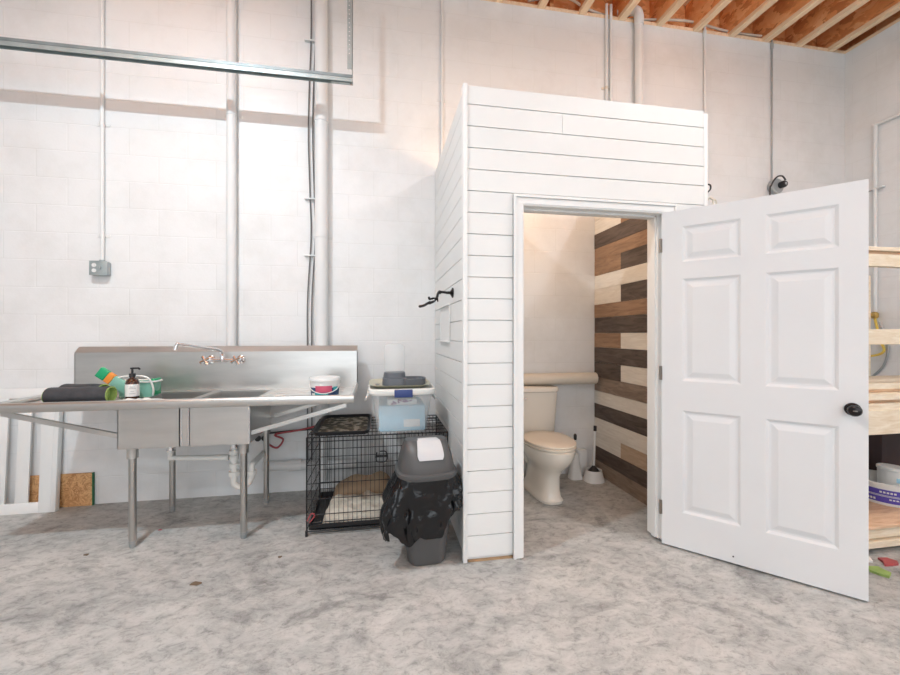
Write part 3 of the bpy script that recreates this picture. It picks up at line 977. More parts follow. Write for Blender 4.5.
roll_c(-1.79, 2.78, DTOP + 0.050, 0.060, 0.32, 0.03, 'rolled_mat', 'dark roll with lime green ends lying at the front of the left drainboard')
roll_c(-1.86, 2.92, DTOP + 0.056, 0.056, 0.24, -0.15, 'rolled_mat', 'plain dark roll lying behind the green-ended roll on the left drainboard')

# wipes pack leaning in the caddy
t = thing('wipes_pack', (-1.60, 2.95, DTOP), 'green and orange soft pack leaning on the dish caddy', 'packet')
WM = Matrix.Translation((-1.715, 2.955, DTOP + 0.118)) @ Matrix.Scale(0.9, 4) @ Matrix.Rotation(math.radians(36), 4, 'Y')
for nm, m, x0, x1, tt in (('pack', 'green', -0.115, -0.05, 0.018), ('print', 'orange', -0.05, -0.005, 0.019), ('lower_pack', 'mint', -0.005, 0.12, 0.018)):
    bm = nb(); box(bm, x0, x1, -tt, tt, -0.038, 0.038, bev=0.006); xform(bm, WM); obj(nm, bm, m, t)

# dish caddy: mint wire-handled tub
t = thing('dish_caddy', (-1.605, 3.02, DTOP), 'mint green dish caddy with white rim handle against the backsplash', 'caddy')
bm = nb()
ring_loft(bm, [sup(-1.605, 3.03, DTOP, 0.105, 0.055, 4), sup(-1.605, 3.03, DTOP + 0.10, 0.12, 0.065, 4), sup(-1.605, 3.03, DTOP + 0.10, 0.116, 0.061, 4), sup(-1.605, 3.03, DTOP + 0.004, 0.101, 0.051, 4)], True, True)
obj('tub', bm, 'mint', t)
bm = nb()
tube(bm, [Vector(p) for p in sup(-1.605, 3.03, DTOP + 0.102, 0.122, 0.067, 4)] + [Vector(sup(-1.605, 3.03, DTOP + 0.102, 0.122, 0.067, 4)[0])], 0.006, 8)
tube(bm, smooth_path([(-1.725, 2.97, DTOP + 0.10), (-1.685, 2.95, DTOP + 0.135), (-1.595, 2.95, DTOP + 0.145), (-1.515, 2.955, DTOP + 0.13), (-1.490, 2.97, DTOP + 0.06), (-1.497, 2.98, DTOP + 0.01)], 6), 0.006, 8)
obj('rim_handle', bm, 'pvc', t)
bxo('divider', 'green', (-1.515, -1.495, 2.99, 3.08, DTOP + 0.01, DTOP + 0.12), t, bev=0.004)

SM = Matrix.Translation((-1.56, 2.87, DTOP)) @ Matrix.Scale(1.16, 4)
t = thing('soap_dispenser', (-1.56, 2.87, DTOP), 'dark amber soap pump bottle with white label beside the green caddy', 'bottle')
bm = nb()
lathe(bm, [(0.028, 0), (0.032, 0.004), (0.032, 0.095), (0.026, 0.112), (0.013, 0.122), (0.013, 0.13)], (0, 0, 0), 'z', 24); xform(bm, SM); obj('bottle', bm, 'amber', t)
bm = nb(); lathe(bm, [(0.0328, 0.022), (0.0328, 0.088)], (0, 0, 0), 'z', 24, False, False); xform(bm, SM); lb = obj('label', bm, 'labelw', t)
bm = nb()
for z, w in ((0.074, 0.012), (0.066, 0.016), (0.050, 0.008), (0.038, 0.014)):
    box(bm, -w, w, -0.0345, -0.0335, z - 0.0012, z + 0.0012)
xform(bm, SM @ Matrix.Rotation(math.radians(28), 4, 'Z'))
obj('label_print', bm, 'grey_metal', lb)
bm = nb(); lathe(bm, [(0.015, 0.128), (0.015, 0.145), (0.006, 0.147), (0.005, 0.168), (0.010, 0.170), (0.010, 0.178)], (0, 0, 0), 'z', 16)
tube(bm, [(0, 0, 0.174), (0.035, -0.008, 0.175), (0.042, -0.009, 0.168)], 0.005, 8)
xform(bm, SM)
obj('pump', bm, 'black', t)


def blob(name, m, x0, x1, y0, y1, z0, h, label, cat, nx=26, ny=16, amp=0.3, fr=14, seed=0, parent=None, group=None, power=4):
    """soft lump of cloth: closed cushion with folds"""
    bm = nb()
    g = {}
    for i in range(nx + 1):
        for j in range(ny + 1):
            u, v = i / nx, j / ny
            e = (1 - abs(2 * u - 1) ** power) * (1 - abs(2 * v - 1) ** power)
            e = max(e, 0) ** 0.45
            n = noise.noise(Vector((u * (x1 - x0) * fr, v * (y1 - y0) * fr, seed)))
            wob = 0.03 * (x1 - x0) * noise.noise(Vector((u * 3, v * 3, seed + 4)))
            g[i, j] = bm.verts.new((x0 + (x1 - x0) * u + wob, y0 + (y1 - y0) * v + wob, z0 + 0.002 + h * e * (1 + amp * n)))
    for i in range(nx):
        for j in range(ny):
            bm.faces.new((g[i, j], g[i + 1, j], g[i + 1, j + 1], g[i, j + 1]))
    border = [g[i, 0] for i in range(nx + 1)] + [g[nx, j] for j in range(1, ny + 1)] + [g[i, ny] for i in range(nx - 1, -1, -1)] + [g[0, j] for j in range(ny - 1, 0, -1)]
    low = [bm.verts.new((v.co.x, v.co.y, z0)) for v in border]
    n = len(border)
    for i in range(n):
        j = (i + 1) % n
        bm.faces.new((border[i], low[i], low[j], border[j]))
    bm.faces.new(low)
    return obj(name, bm, m, parent, label=label, cat=cat, group=group, angle=80)


blob('dish_cloth', 'cloth', -1.585, -1.33, 2.71, 2.80, DTOP - 0.001, 0.018, 'crumpled white dish cloth on the sink edge below the soap bottle', 'cloth', amp=0.9, fr=30)

# bucket on the right drainboard
bx, by = -0.372, 2.855
t = thing('bucket', (bx, by, DTOP), 'small white bucket with navy and pink print and wire handle on the right drainboard', 'bucket')
bm = nb(); lathe(bm, [(0.086, 0), (0.089, 0.003), (0.099, 0.108)], (bx, by, DTOP), 'z', 36); bd = obj('body', bm, 'tubw', t)
bm = nb(); lathe(bm, [(0.098, 0.104), (0.105, 0.106), (0.105, 0.116), (0.098, 0.126), (0.090, 0.122), (0.04, 0.121)], (bx, by, DTOP), 'z', 36); obj('lid', bm, 'tubw', t)


def wrap(bm, cx, cy, z, a0, a1, z0, z1, r0, r1, n=14, wave=0.0):
    """band patch on a tapered tub"""
    A, Bb = [], []
    for k in range(n + 1):
        a = a0 + (a1 - a0) * k / n
        w = wave * math.sin(PI * k / n)
        A.append(bm.verts.new((cx + r0 * math.cos(a), cy + r0 * math.sin(a), z + z0 + w)))
        Bb.append(bm.verts.new((cx + r1 * math.cos(a), cy + r1 * math.sin(a), z + z1 + w)))
    for k in range(n):
        bm.faces.new((A[k], A[k + 1], Bb[k + 1], Bb[k]))


R_ = math.radians
bm = nb(); wrap(bm, bx, by, DTOP, R_(185), R_(360), 0.008, 0.062, 0.0908, 0.0958); obj('label', bm, 'navy', t)
bm = nb(); wrap(bm, bx, by, DTOP, R_(238), R_(305), 0.032, 0.075, 0.0935, 0.0975); obj('label_picture', bm, 'pink', t)
bm = nb(); wrap(bm, bx, by, DTOP, R_(230), R_(290), 0.012, 0.028, 0.0922, 0.0935); wrap(bm, bx, by, DTOP, R_(312), R_(335), 0.04, 0.066, 0.0945, 0.097); obj('label_flash', bm, 'teal', t)
bm = nb(); wrap(bm, bx, by, DTOP, R_(215), R_(234), 0.008, 0.026, 0.0922, 0.0935); obj('label_tag', bm, 'labelw', t)
bm = nb()
tube(bm, smooth_path([(bx + 0.103 * math.cos(R_(a)), by + 0.106 * math.sin(R_(a)), DTOP + z) for a, z in ((190, 0.078), (215, 0.055), (240, 0.036), (272, 0.026), (305, 0.036), (330, 0.055), (355, 0.080))], 5), 0.0028, 8)
obj('wire_handle', bm, 'pvc', t)

# ------------------------------------------------------------ white slatted gate and board scrap
t = thing('slatted_gate', (-2.8, 3.41, 0), 'white slatted wooden panel leaning on the wall under the left drainboard', 'panel')
lean = Matrix.Translation((0, 3.375, 0)) @ Matrix.Rotation(math.radians(-3.0), 4, 'X') @ Matrix.Translation((0, 0, 0))
parts = [('stile', (-2.447, -2.369, 0, 0.022, 0, 0.90)), ('stile', (-3.30, -3.20, 0, 0.022, 0, 0.90)), ('rail', (-3.20, -2.447, 0.002, 0.020, 0, 0.075)), ('rail', (-3.20, -2.447, 0.002, 0.020, 0.83, 0.90)),
         ('edge_strip', (-2.369, -2.338, 0, 0.040, 0, 0.90))]
for nm, b in parts:
    bm = nb(); box(bm, *b, bev=0.002); xform(bm, lean); obj(nm, bm, 'white', t)
for k in range(5):
    x = -2.512 - 0.145 * k
    bm = nb(); box(bm, x - 0.085, x - 0.004, 0.004, 0.018, 0.072, 0.832, bev=0.002); xform(bm, lean); obj('slat', bm, 'white', t)
bm = nb(); box(bm, -2.62, -2.152, YB - 0.022, YB - 0.006, 0.0, 0.245); xform(bm, Matrix.Identity(4))
o = obj('board_scrap', bm, 'osb_pale', label='short orange chipboard offcut standing against the wall beside the white slatted panel', cat='board', smooth=False)
bxo('painted_edge', 'dkgreen', (-2.152, -2.145, YB - 0.023, YB - 0.005, 0.0, 0.247), o, smooth=False)

# ------------------------------------------------------------ dog crate
CX0, CX1, CY0, CY1, CZ = -0.465, 0.455, 2.69, 3.265, 0.632
cr = thing('dog_crate', (0, 2.98, 0), 'large black wire dog crate beside the sink', 'crate')


def wire(bm, p, q, r=0.0022):
    tube(bm, [p, q], r, 5)


def panel_xz(name, y, step=0.0292):
    bm = nb()
    n = int(round((CX1 - CX0) / step))
    for i in range(n + 1):
        x = CX0 + (CX1 - CX0) * i / n
        wire(bm, (x, y, 0.03), (x, y, CZ), 0.0017)
    for z, r in ((0.03, 0.004), (0.085, 0.003), (0.135, 0.003), (0.235, 0.0025), (0.335, 0.0025), (0.455, 0.0025), (0.555, 0.0025), (0.605, 0.003), (CZ, 0.0042)):
        wire(bm, (CX0, y, z), (CX1, y, z), r)
    wire(bm, (CX0, y, 0.02), (CX0, y, CZ), 0.004); wire(bm, (CX1, y, 0.02), (CX1, y, CZ), 0.004)
    return obj(name, bm, 'black_wire', cr)


def panel_yz(name, x, step=0.034):
    bm = nb()
    n = int(round((CY1 - CY0) / step))
    for i in range(n + 1):
        y = CY0 + (CY1 - CY0) * i / n
        wire(bm, (x, y, 0.03), (x, y, CZ), 0.0017)
    for z in (0.03, 0.135, 0.235, 0.335, 0.455, 0.555, CZ):
        wire(bm, (x, CY0, z), (x, CY1, z), 0.003)
    return obj(name, bm, 'black_wire', cr)


pf = panel_xz('front_panel', CY0)
panel_xz('back_panel', CY1)
panel_yz('side_panel', CX0)
panel_yz('side_panel', CX1)
bm = nb()
n = 31
for i in range(n + 1):
    x = CX0 + (CX1 - CX0) * i / n
    wire(bm, (x, CY0, CZ), (x, CY1, CZ), 0.0017)
for i in range(7):
    y = CY0 + (CY1 - CY0) * i / 6
    wire(bm, (CX0, y, CZ), (CX1, y, CZ), 0.003)
obj('top_panel', bm, 'black_wire', cr)
bm = nb()
wire(bm, (CX0, CY0 + 0.02, 0.075), (CX1, CY0 + 0.02, 0.075), 0.003)
box(bm, CX0 + 0.012, CX1 - 0.012, CY0 + 0.012, CY1 - 0.012, 0.034, 0.040)
for b in ((CX0 + 0.012, CX1 - 0.012, CY0 + 0.012, CY0 + 0.018, 0.034, 0.066), (CX0 + 0.012, CX1 - 0.012, CY1 - 0.018, CY1 - 0.012, 0.034, 0.066),
          (CX0 + 0.012, CX0 + 0.018, CY0 + 0.012, CY1 - 0.012, 0.034, 0.066), (CX1 - 0.018, CX1 - 0.012, CY0 + 0.012, CY1 - 0.012, 0.034, 0.066)):
    box(bm, *b)
obj('floor_pan', bm, 'black', cr, smooth=False)
for fx, fy in ((CX0, CY0), (CX1, CY0), (CX0, CY1), (CX1, CY1)):
    bm = nb(); lathe(bm, [(0.009, 0), (0.009, 0.035)], (fx, fy, 0), 'z', 10); obj('foot', bm, 'black', cr)
bm = nb()   # slide latch on the door
tube(bm, smooth_path([(-0.02, CY0 - 0.006, 0.52), (-0.02, CY0 - 0.010, 0.46), (0.04, CY0 - 0.010, 0.46), (0.04, CY0 - 0.010, 0.52), (0.0, CY0 - 0.008, 0.525)], 4), 0.004, 8)
box(bm, -0.03, 0.05, CY0 - 0.008, CY0 - 0.003, 0.485, 0.50)
obj('latch', bm, 'black_wire', cr)
bm = nb(); tube(bm, smooth_path([(CX0 + 0.005, CY0 - 0.004, 0.10), (CX0 + 0.03, CY0 - 0.006, 0.145), (CX0 + 0.05, CY0 - 0.005, 0.13), (CX0 + 0.02, CY0 - 0.006, 0.09)], 5), 0.0035, 8)
obj('red_tie', bm, 'red', cr)
# bedding
bed = thing('dog_bed', (-0.1, 2.95, 0.041), 'cream fleece dog bed with tan suede bolster inside the crate', 'dog bed')
blob('fleece_cushion', 'fleece', -0.37, 0.10, 2.72, 3.10, 0.0415, 0.095, None, None, amp=0.35, fr=16, seed=2, parent=bed, power=6)
blob('suede_bolster', 'tan', -0.35, 0.10, 2.98, 3.22, 0.0415, 0.175, None, None, amp=0.25, fr=7, seed=8, parent=bed, power=4)
blob('folded_blanket', 'mat_dark', 0.125, 0.40, 2.76, 3.05, 0.0415, 0.07, 'dark grey blanket folded in the crate beside the dog bed', 'blanket', seed=11)

# tray on the crate
t = thing('boot_tray', (-0.25, 2.95, CZ), 'black tray with camouflage pattern lying on the left half of the crate top', 'tray')
TM = Matrix.Translation((-0.250, 2.975, CZ + 0.006))
bm = nb()
ring_loft(bm, [sup(0, 0, 0.0, 0.168, 0.262, 9), sup(0, 0, 0.0, 0.180, 0.275, 9), sup(0, 0, 0.026, 0.190, 0.288, 9), sup(0, 0, 0.026, 0.178, 0.276, 9), sup(0, 0, 0.006, 0.168, 0.262, 9)], True, True)
xform(bm, TM); obj('rim', bm, 'black', t)
bm = nb(); ring_loft(bm, [sup(0, 0, 0.0065, 0.160, 0.255, 9), sup(0, 0, 0.010, 0.158, 0.252, 9)], True, True); xform(bm, TM); obj('mat', bm, 'camo', t)

# ------------------------------------------------------------ tote on the crate
tx, ty = 0.148, 2.935
TZ = CZ + 0.005
t = thing('storage_tote', (tx, ty, TZ), 'clear plastic storage tote with white lid and blue latch on the crate', 'storage box')
bm = nb()
ring_loft(bm, [sup(tx, ty, TZ + 0.004, 0.160, 0.215, 8), sup(tx, ty, TZ, 0.166, 0.222, 8), sup(tx, ty, TZ + 0.02, 0.172, 0.230, 8), sup(tx, ty, TZ + 0.27, 0.208, 0.262, 8),
               sup(tx, ty, TZ + 0.275, 0.214, 0.268, 8), sup(tx, ty, TZ + 0.27, 0.203, 0.257, 8), sup(tx, ty, TZ + 0.02, 0.167, 0.225, 8)], True, False)
obj('tub', bm, 'tote', t)
bm = nb()
ring_loft(bm, [sup(tx, ty, TZ + 0.258, 0.226, 0.284, 7), sup(tx, ty, TZ + 0.272, 0.232, 0.290, 7), sup(tx, ty, TZ + 0.292, 0.229, 0.287, 7), sup(tx, ty, TZ + 0.300, 0.218, 0.276, 7), sup(tx, ty, TZ + 0.293, 0.208, 0.266, 7),
               sup(tx, ty, TZ + 0.293, 0.10, 0.10, 7)], False, True)
obj('lid', bm, 'totelid', t)
for sy in (-1, 1):
    bm = nb(); box(bm, tx - 0.055, tx + 0.065, ty + sy * 0.289 - 0.006, ty + sy * 0.289 + 0.006, TZ + 0.245, TZ + 0.297, bev=0.004); obj('latch', bm, 'blue', t)
for sx in (-1, 1):
    bm = nb(); tube(bm, smooth_path([(tx + sx * 0.215, ty - 0.08, TZ + 0.26), (tx + sx * 0.245, ty - 0.07, TZ + 0.20), (tx + sx * 0.245, ty + 0.07, TZ + 0.20), (tx + sx * 0.215, ty + 0.08, TZ + 0.26)], 4), 0.007, 8)
    obj('side_handle', bm, 'totelid', t)
t = thing('paper_pack', (tx, ty, TZ + 0.006), 'pale blue wrapped pack seen through the clear tote', 'packet')
bm = nb(); box(bm, tx - 0.156, tx + 0.156, ty - 0.216, ty + 0.16, TZ + 0.006, TZ + 0.180, bev=0.012); obj('wrapper', bm, 'ltblue', t)
bm = nb(); box(bm, tx + 0.01, tx + 0.12, ty - 0.2185, ty - 0.2165, TZ + 0.035, TZ + 0.085); obj('label', bm, 'labelw', t, smooth=False)
t = thing('purple_print_bag', (tx, ty - 0.14, TZ + 0.181), 'white bag with purple scribble print lying on the blue pack inside the tote', 'bag')
bm = nb(); box(bm, tx - 0.10, tx + 0.10, ty - 0.217, ty - 0.02, TZ + 0.182, TZ + 0.225, bev=0.012); obj('bag_body', bm, 'labelw', t)
bm = nb()
random.seed(3)
for k in range(5):
    p0 = Vector((tx - 0.055 + 0.024 * k, ty - 0.220, TZ + 0.193 + random.uniform(0, 0.02)))
    tube(bm, smooth_path([p0 + Vector((random.uniform(-0.022, 0.022), 0, random.uniform(-0.008, 0.016))) for _ in range(5)], 4), 0.003, 6)
obj('print', bm, 'purple', t)
LZ = TZ + 0.2935
# khaki tray and feeder on lid
t = thing('feeding_tray', (tx, ty, LZ), 'khaki plastic tray with finger holes on top of the storage tote', 'tray')
bm = nb()
ring_loft(bm, [sup(tx - 0.01, ty - 0.02, LZ + 0.001, 0.165, 0.175, 5), sup(tx - 0.01, ty - 0.02, LZ + 0.012, 0.183, 0.195, 5), sup(tx - 0.01, ty - 0.03, LZ + 0.026, 0.215, 0.225, 5), sup(tx - 0.01, ty - 0.03, LZ + 0.020, 0.196, 0.205, 5), sup(tx - 0.01, ty - 0.02, LZ + 0.008, 0.16, 0.17, 5)])
obj('tray_body', bm, 'khaki', t)
bm = nb(); lathe(bm, [(0.016, 0.0185), (0.016, 0.021)], (tx - 0.165, ty - 0.10, LZ), 'z', 14); obj('finger_hole', bm, 'slate', t)
fz = LZ + 0.0085
t = thing('pet_feeder', (tx - 0.03, ty - 0.02, fz), 'dark grey pet feeder with clear upright bottle on the khaki tray', 'pet feeder')
bm = nb()
fx, fy = tx - 0.045, ty - 0.02
ring_loft(bm, [sup(fx, fy, fz, 0.088, 0.105, 4), sup(fx, fy, fz + 0.045, 0.085, 0.100, 4), sup(fx, fy, fz + 0.052, 0.079, 0.080, 3), sup(fx, fy, fz + 0.085, 0.075, 0.076, 2.6), sup(fx, fy, fz + 0.088, 0.070, 0.071, 2.6)])
obj('base', bm, 'slate', t)
bm = nb()
ring_loft(bm, [sup(fx + 0.135, fy - 0.005, fz, 0.083, 0.098, 3.5), sup(fx + 0.135, fy - 0.005, fz + 0.045, 0.090, 0.105, 3), sup(fx + 0.135, fy - 0.005, fz + 0.045, 0.078, 0.090, 3), sup(fx + 0.135, fy - 0.005, fz + 0.012, 0.062, 0.07, 3)])
obj('bowl', bm, 'slate', t)
bm = nb()
lathe(bm, [(0.066, 0.080), (0.072, 0.10), (0.075, 0.20), (0.073, 0.272), (0.062, 0.288), (0.045, 0.292)], (fx, fy, fz), 'z', 28, False, True)
obj('bottle', bm, 'clear', t)

# ------------------------------------------------------------ swing-top bin with bag
bnx, bny = 0.262, 2.330
BM = Matrix.Translation((bnx, bny, 0)) @ Matrix.Scale(1.035, 4, (0, 0, 1)) @ Matrix.Rotation(math.radians(4), 4, 'Z')
t = thing('trash_bin', (bnx, bny, 0), 'dark grey swing-top trash bin in front of the crate', 'trash bin')
bm = nb()
ring_loft(bm, [sup(0, 0, 0.0, 0.100, 0.095, 3.6), sup(0, 0, 0.012, 0.110, 0.105, 3.6), sup(0, 0, 0.28, 0.138, 0.125, 3.6), sup(0, 0, 0.495, 0.158, 0.145, 3.6), sup(0, 0, 0.495, 0.152, 0.139, 3.6), sup(0, 0, 0.02, 0.100, 0.095, 3.6)], True, True)
xform(bm, BM); obj('body', bm, 'bin', t)
bm = nb()
rings = [sup(0, 0, 0.478, 0.170, 0.160, 3.2, 48), sup(0, 0, 0.492, 0.176, 0.166, 3.2, 48), sup(0, 0, 0.506, 0.174, 0.164, 3.2, 48), sup(0, 0, 0.512, 0.160, 0.150, 3.2, 48)]
for k in range(1, 8):
    u = k / 7
    a = 0.160 - 0.040 * u ** 1.3
    b = 0.150 * math.sqrt(max(0.0, 1 - (u * 0.93) ** 2.2))
    rings.append(sup(0, 0, 0.512 + 0.155 * u, a, max(b, 0.03), 3.4, 48))
ring_loft(bm, rings, False, True)
xform(bm, BM); lid = obj('lid', bm, 'bin', t)
bm = nb()


def dome_y(z):
    u = (z - 0.512) / 0.155
    return 0.150 * math.sqrt(max(0.0, 1 - (min(u, 1) * 0.93) ** 2.2))


A = []
for k in range(13):
    u = k / 12
    z = 0.580 + (0.668 - 0.580) * math.sin(u * PI / 2)
    y = -dome_y(z) - 0.007
    if k == 12:
        y = -0.02
    w = (0.076 - 0.012 * u) * (0.86 if k in (0, 12) else 0.95 if k in (1, 11) else 1)
    A.append([(-w, y, z), (w, y, z), (w, y + 0.008, z + 0.001), (-w, y + 0.008, z + 0.001)])
ring_loft(bm, A, True, True)
xform(bm, BM @ Matrix.Translation((0.006, 0, 0.004))); obj('swing_flap', bm, 'flap', lid)

bag = thing('bin_bag', (bnx, bny, 0.1), 'glossy black bin bag draped over the rim of the bin', 'bag')
bm = nb()
NA, NL = 180, 26
rg = []


def hem(a):
    # length of the overhang around the rim (a in radians, -pi/2 = towards the camera)
    d = 0.180 + 0.135 * math.cos(a + 2.15) + 0.030 * math.sin(3 * a + 0.6) + 0.022 * math.sin(8 * a)
    if abs(((a - math.radians(196) + PI) % (2 * PI)) - PI) < 0.25:
        d += 0.05
    return d


for j in range(NL + 1):
    v = j / NL
    ring = []
    for i in range(NA):
        a = 2 * PI * i / NA
        c, s = math.cos(a), math.sin(a)
        L_ = hem(a)
        z = 0.487 - L_ * v
        taper = 0.158 - (0.495 - z) * 0.10
        e = 3.4
        ax, ay = taper + 0.014, taper * 0.90 + 0.014
        x = math.copysign(abs(c) ** (2 / e), c) * ax
        y = math.copysign(abs(s) ** (2 / e), s) * ay
        fold = 0.024 * min(1, v * 1.8) * (abs(math.sin(8.5 * a + 2.2 * math.sin(2 * a) + 1.5 * v)) ** 0.6) + 0.030 * v * noise.noise(Vector((c * 7, s * 7, v * 5))) + 0.016 * v
        left = max(0, math.cos(a - math.radians(198))) ** 8 * 0.105 * math.sin(min(v * 1.25, 1) * PI / 2)
        right = max(0, math.cos(a - math.radians(-15))) ** 6 * 0.020 * v
        k = 1 + (fold + left + right) / 0.16
        ring.append((x * k, y * k, z + 0.006 * noise.noise(Vector((c * 9, s * 9, v * 7)))))
    rg.append(ring)
ring_loft(bm, rg, False, False)
xform(bm, BM)
obj('bag_skirt', bm, 'bag', bag, angle=70)

# ------------------------------------------------------------ hooks and hatch on the left face of the shiplap box
t = thing('wall_hook', (SX - 0.01, 2.60, 1.54), 'black swivel hook arm mounted on the left face of the shiplap box', 'hook')
hy, hzz = 2.60, 1.572
bm = nb(); lathe(bm, [(0.034, 0.0), (0.034, -0.005), (0.022, -0.012), (0.010, -0.020), (0.009, -0.045)], (SX, hy, hzz), 'x', 22); obj('mounting_plate', bm, 'bronze', t)
bm = nb()
tube(bm, smooth_path([(SX - 0.035, hy, hzz), (SX - 0.085, hy, hzz + 0.004), (SX - 0.100, hy, hzz - 0.008), (SX - 0.108, hy, hzz - 0.035), (SX - 0.135, hy, hzz - 0.062), (SX - 0.165, hy, hzz - 0.070),
                      (SX - 0.190, hy, hzz - 0.085), (SX - 0.215, hy, hzz - 0.092)], 5), [0.0085] * 36, 10)
lathe(bm, [(0.006, -0.012), (0.013, -0.006), (0.013, 0.006), (0.006, 0.012)], (SX - 0.088, hy, hzz + 0.002), 'z', 12)
lathe(bm, [(0.005, -0.011), (0.012, -0.005), (0.012, 0.005), (0.005, 0.011)], (SX - 0.155, hy, hzz - 0.068), 'z', 12)
lathe(bm, [(0.004, -0.009), (0.011, -0.004), (0.011, 0.004), (0.004, 0.009)], (SX - 0.217, hy, hzz - 0.092), 'z', 12)
arm = obj('arm', bm, 'bronze', t)
bm = nb()
tube(bm, smooth_path([(SX - 0.110, hy - 0.01, hzz - 0.045), (SX - 0.130, hy - 0.02, hzz - 0.040), (SX - 0.158, hy - 0.02, hzz - 0.045), (SX - 0.162, hy - 0.02, hzz - 0.030)], 5), 0.007, 8)
tube(bm, [(SX - 0.104, hy, hzz - 0.02), (SX - 0.102, hy - 0.005, hzz - 0.060)], 0.005, 8)
obj('prong', bm, 'bronze', arm)
t = thing('access_hatch', (SX, 2.9, 1.25), 'small white framed hatch on the left face of the shiplap box below the hook', 'hatch')
bm = nb()
box(bm, SX - 0.022, SX - 0.001, 2.70, 3.12, 1.498, 1.506)
box(bm, SX - 0.022, SX - 0.001, 2.70, 3.12, 1.242, 1.250)
box(bm, SX - 0.006, SX - 0.001, 2.70, 2.706, 1.250, 1.498)
box(bm, SX - 0.006, SX - 0.001, 3.114, 3.12, 1.250, 1.498)
obj('frame', bm, 'white', t, smooth=False)
bxo('hatch_panel', 'white', (SX - 0.003, SX - 0.0005, 2.706, 3.114, 1.250, 1.498), t, smooth=False)

# right corner: little hook and bow above the door
t = thing('latch_hook', (2.063, 2.23, 2.20), 'small black latch on the right corner trim above the door', 'hook')
bm = nb(); box(bm, 2.048, 2.054, 2.222, 2.240, 2.20, 2.262, bev=0.002); obj('plate', bm, 'grey_metal', t)
bm = nb(); tube(bm, smooth_path([(2.054, 2.230, 2.255), (2.076, 2.228, 2.25), (2.078, 2.228, 2.225), (2.058, 2.228, 2.205)], 4), 0.005, 8); obj('hook', bm, 'black', t)
bm = nb()
tube(bm, smooth_path([(2.052, 2.235, 2.14), (2.073, 2.230, 2.17), (2.093, 2.228, 2.165), (2.098, 2.228, 2.135), (2.086, 2.228, 2.12)], 5), 0.006, 8)
tube(bm, smooth_path([(2.076, 2.228, 2.165), (2.113, 2.226, 2.155), (2.120, 2.226, 2.12)], 5), 0.005, 8)
obj('cord_loop', bm, 'pipe_cream', label='short peach cord loop hanging on the right corner trim above the door', cat='cord')

# ------------------------------------------------------------ bathroom interior
tcx = 1.315
t = thing('toilet', (tcx, 3.1, 0), 'bisque ceramic toilet with closed lid inside the bathroom', 'toilet')
bm = nb()   # pedestal and bowl
secs = [(0.0, 3.11, 0.112, 0.250, 3.2), (0.02, 3.11, 0.116, 0.254, 3.2), (0.04, 3.11, 0.104, 0.238, 3.0), (0.09, 3.10, 0.094, 0.215, 3.0), (0.20, 3.08, 0.092, 0.205, 2.8), (0.26, 3.05, 0.108, 0.222, 2.5),
        (0.31, 3.02, 0.150, 0.258, 2.3), (0.36, 3.00, 0.176, 0.276, 2.25), (0.405, 2.99, 0.186, 0.284, 2.2), (0.425, 2.99, 0.188, 0.286, 2.2), (0.432, 2.99, 0.180, 0.278, 2.2)]
ring_loft(bm, [sup(tcx, cy, z, a, b, e, 40, egg=0.10) for z, cy, a, b, e in secs])
box(bm, tcx - 0.10, tcx + 0.10, 3.20, 3.42, 0.20, 0.425, bev=0.03, seg=4)
obj('bowl', bm, 'ceramic', t, angle=50)
bm = nb()
ring_loft(bm, [sup(tcx, 2.965, 0.434, 0.184, 0.245, 2.2, 40, 0.08), sup(tcx, 2.965, 0.440, 0.190, 0.252, 2.2, 40, 0.08), sup(tcx, 2.965, 0.452, 0.190, 0.252, 2.2, 40, 0.08), sup(tcx, 2.965, 0.456, 0.185, 0.247, 2.2, 40, 0.08)])
obj('seat_ring', bm, 'seat', t, angle=50)
bm = nb()
ring_loft(bm, [sup(tcx, 2.97, 0.457, 0.186, 0.246, 2.2, 40, 0.08), sup(tcx, 2.97, 0.462, 0.193, 0.254, 2.2, 40, 0.08), sup(tcx, 2.97, 0.472, 0.191, 0.252, 2.2, 40, 0.08), sup(tcx, 2.97, 0.480, 0.175, 0.235, 2.2, 40, 0.08),
               sup(tcx, 2.97, 0.484, 0.10, 0.14, 2.2, 40, 0.08)])
box(bm, tcx - 0.09, tcx + 0.09, 3.19, 3.225, 0.434, 0.470, bev=0.008)
obj('seat_lid', bm, 'seat', t, angle=50)
bm = nb()
ring_loft(bm, [sup(tcx, 3.335, 0.425, 0.165, 0.080, 5), sup(tcx, 3.335, 0.445, 0.185, 0.090, 5), sup(tcx, 3.335, 0.62, 0.197, 0.098, 5.5), sup(tcx, 3.335, 0.80, 0.205, 0.103, 6)])
obj('tank', bm, 'ceramic', t, angle=50)
bm = nb()
ring_loft(bm, [sup(tcx, 3.335, 0.80, 0.208, 0.106, 6), sup(tcx, 3.335, 0.806, 0.216, 0.114, 6), sup(tcx, 3.335, 0.830, 0.216, 0.114, 6), sup(tcx, 3.335, 0.842, 0.206, 0.104, 6)])
obj('tank_lid', bm, 'ceramic', t, angle=50)
bm = nb(); tube(bm, [(tcx - 0.15, 3.233, 0.755), (tcx - 0.15, 3.222, 0.755), (tcx - 0.09, 3.216, 0.75)], 0.007, 8); obj('flush_handle', bm, 'chrome', t)

bm = nb()
tube(bm, [(0.60, 3.415, 0.895), (1.95, 3.39, 0.895)], 0.052, 24)
obj('wall_pipe', bm, 'pipe_cream', label='thick beige pipe running level along the wall above the toilet tank', cat='pipe')

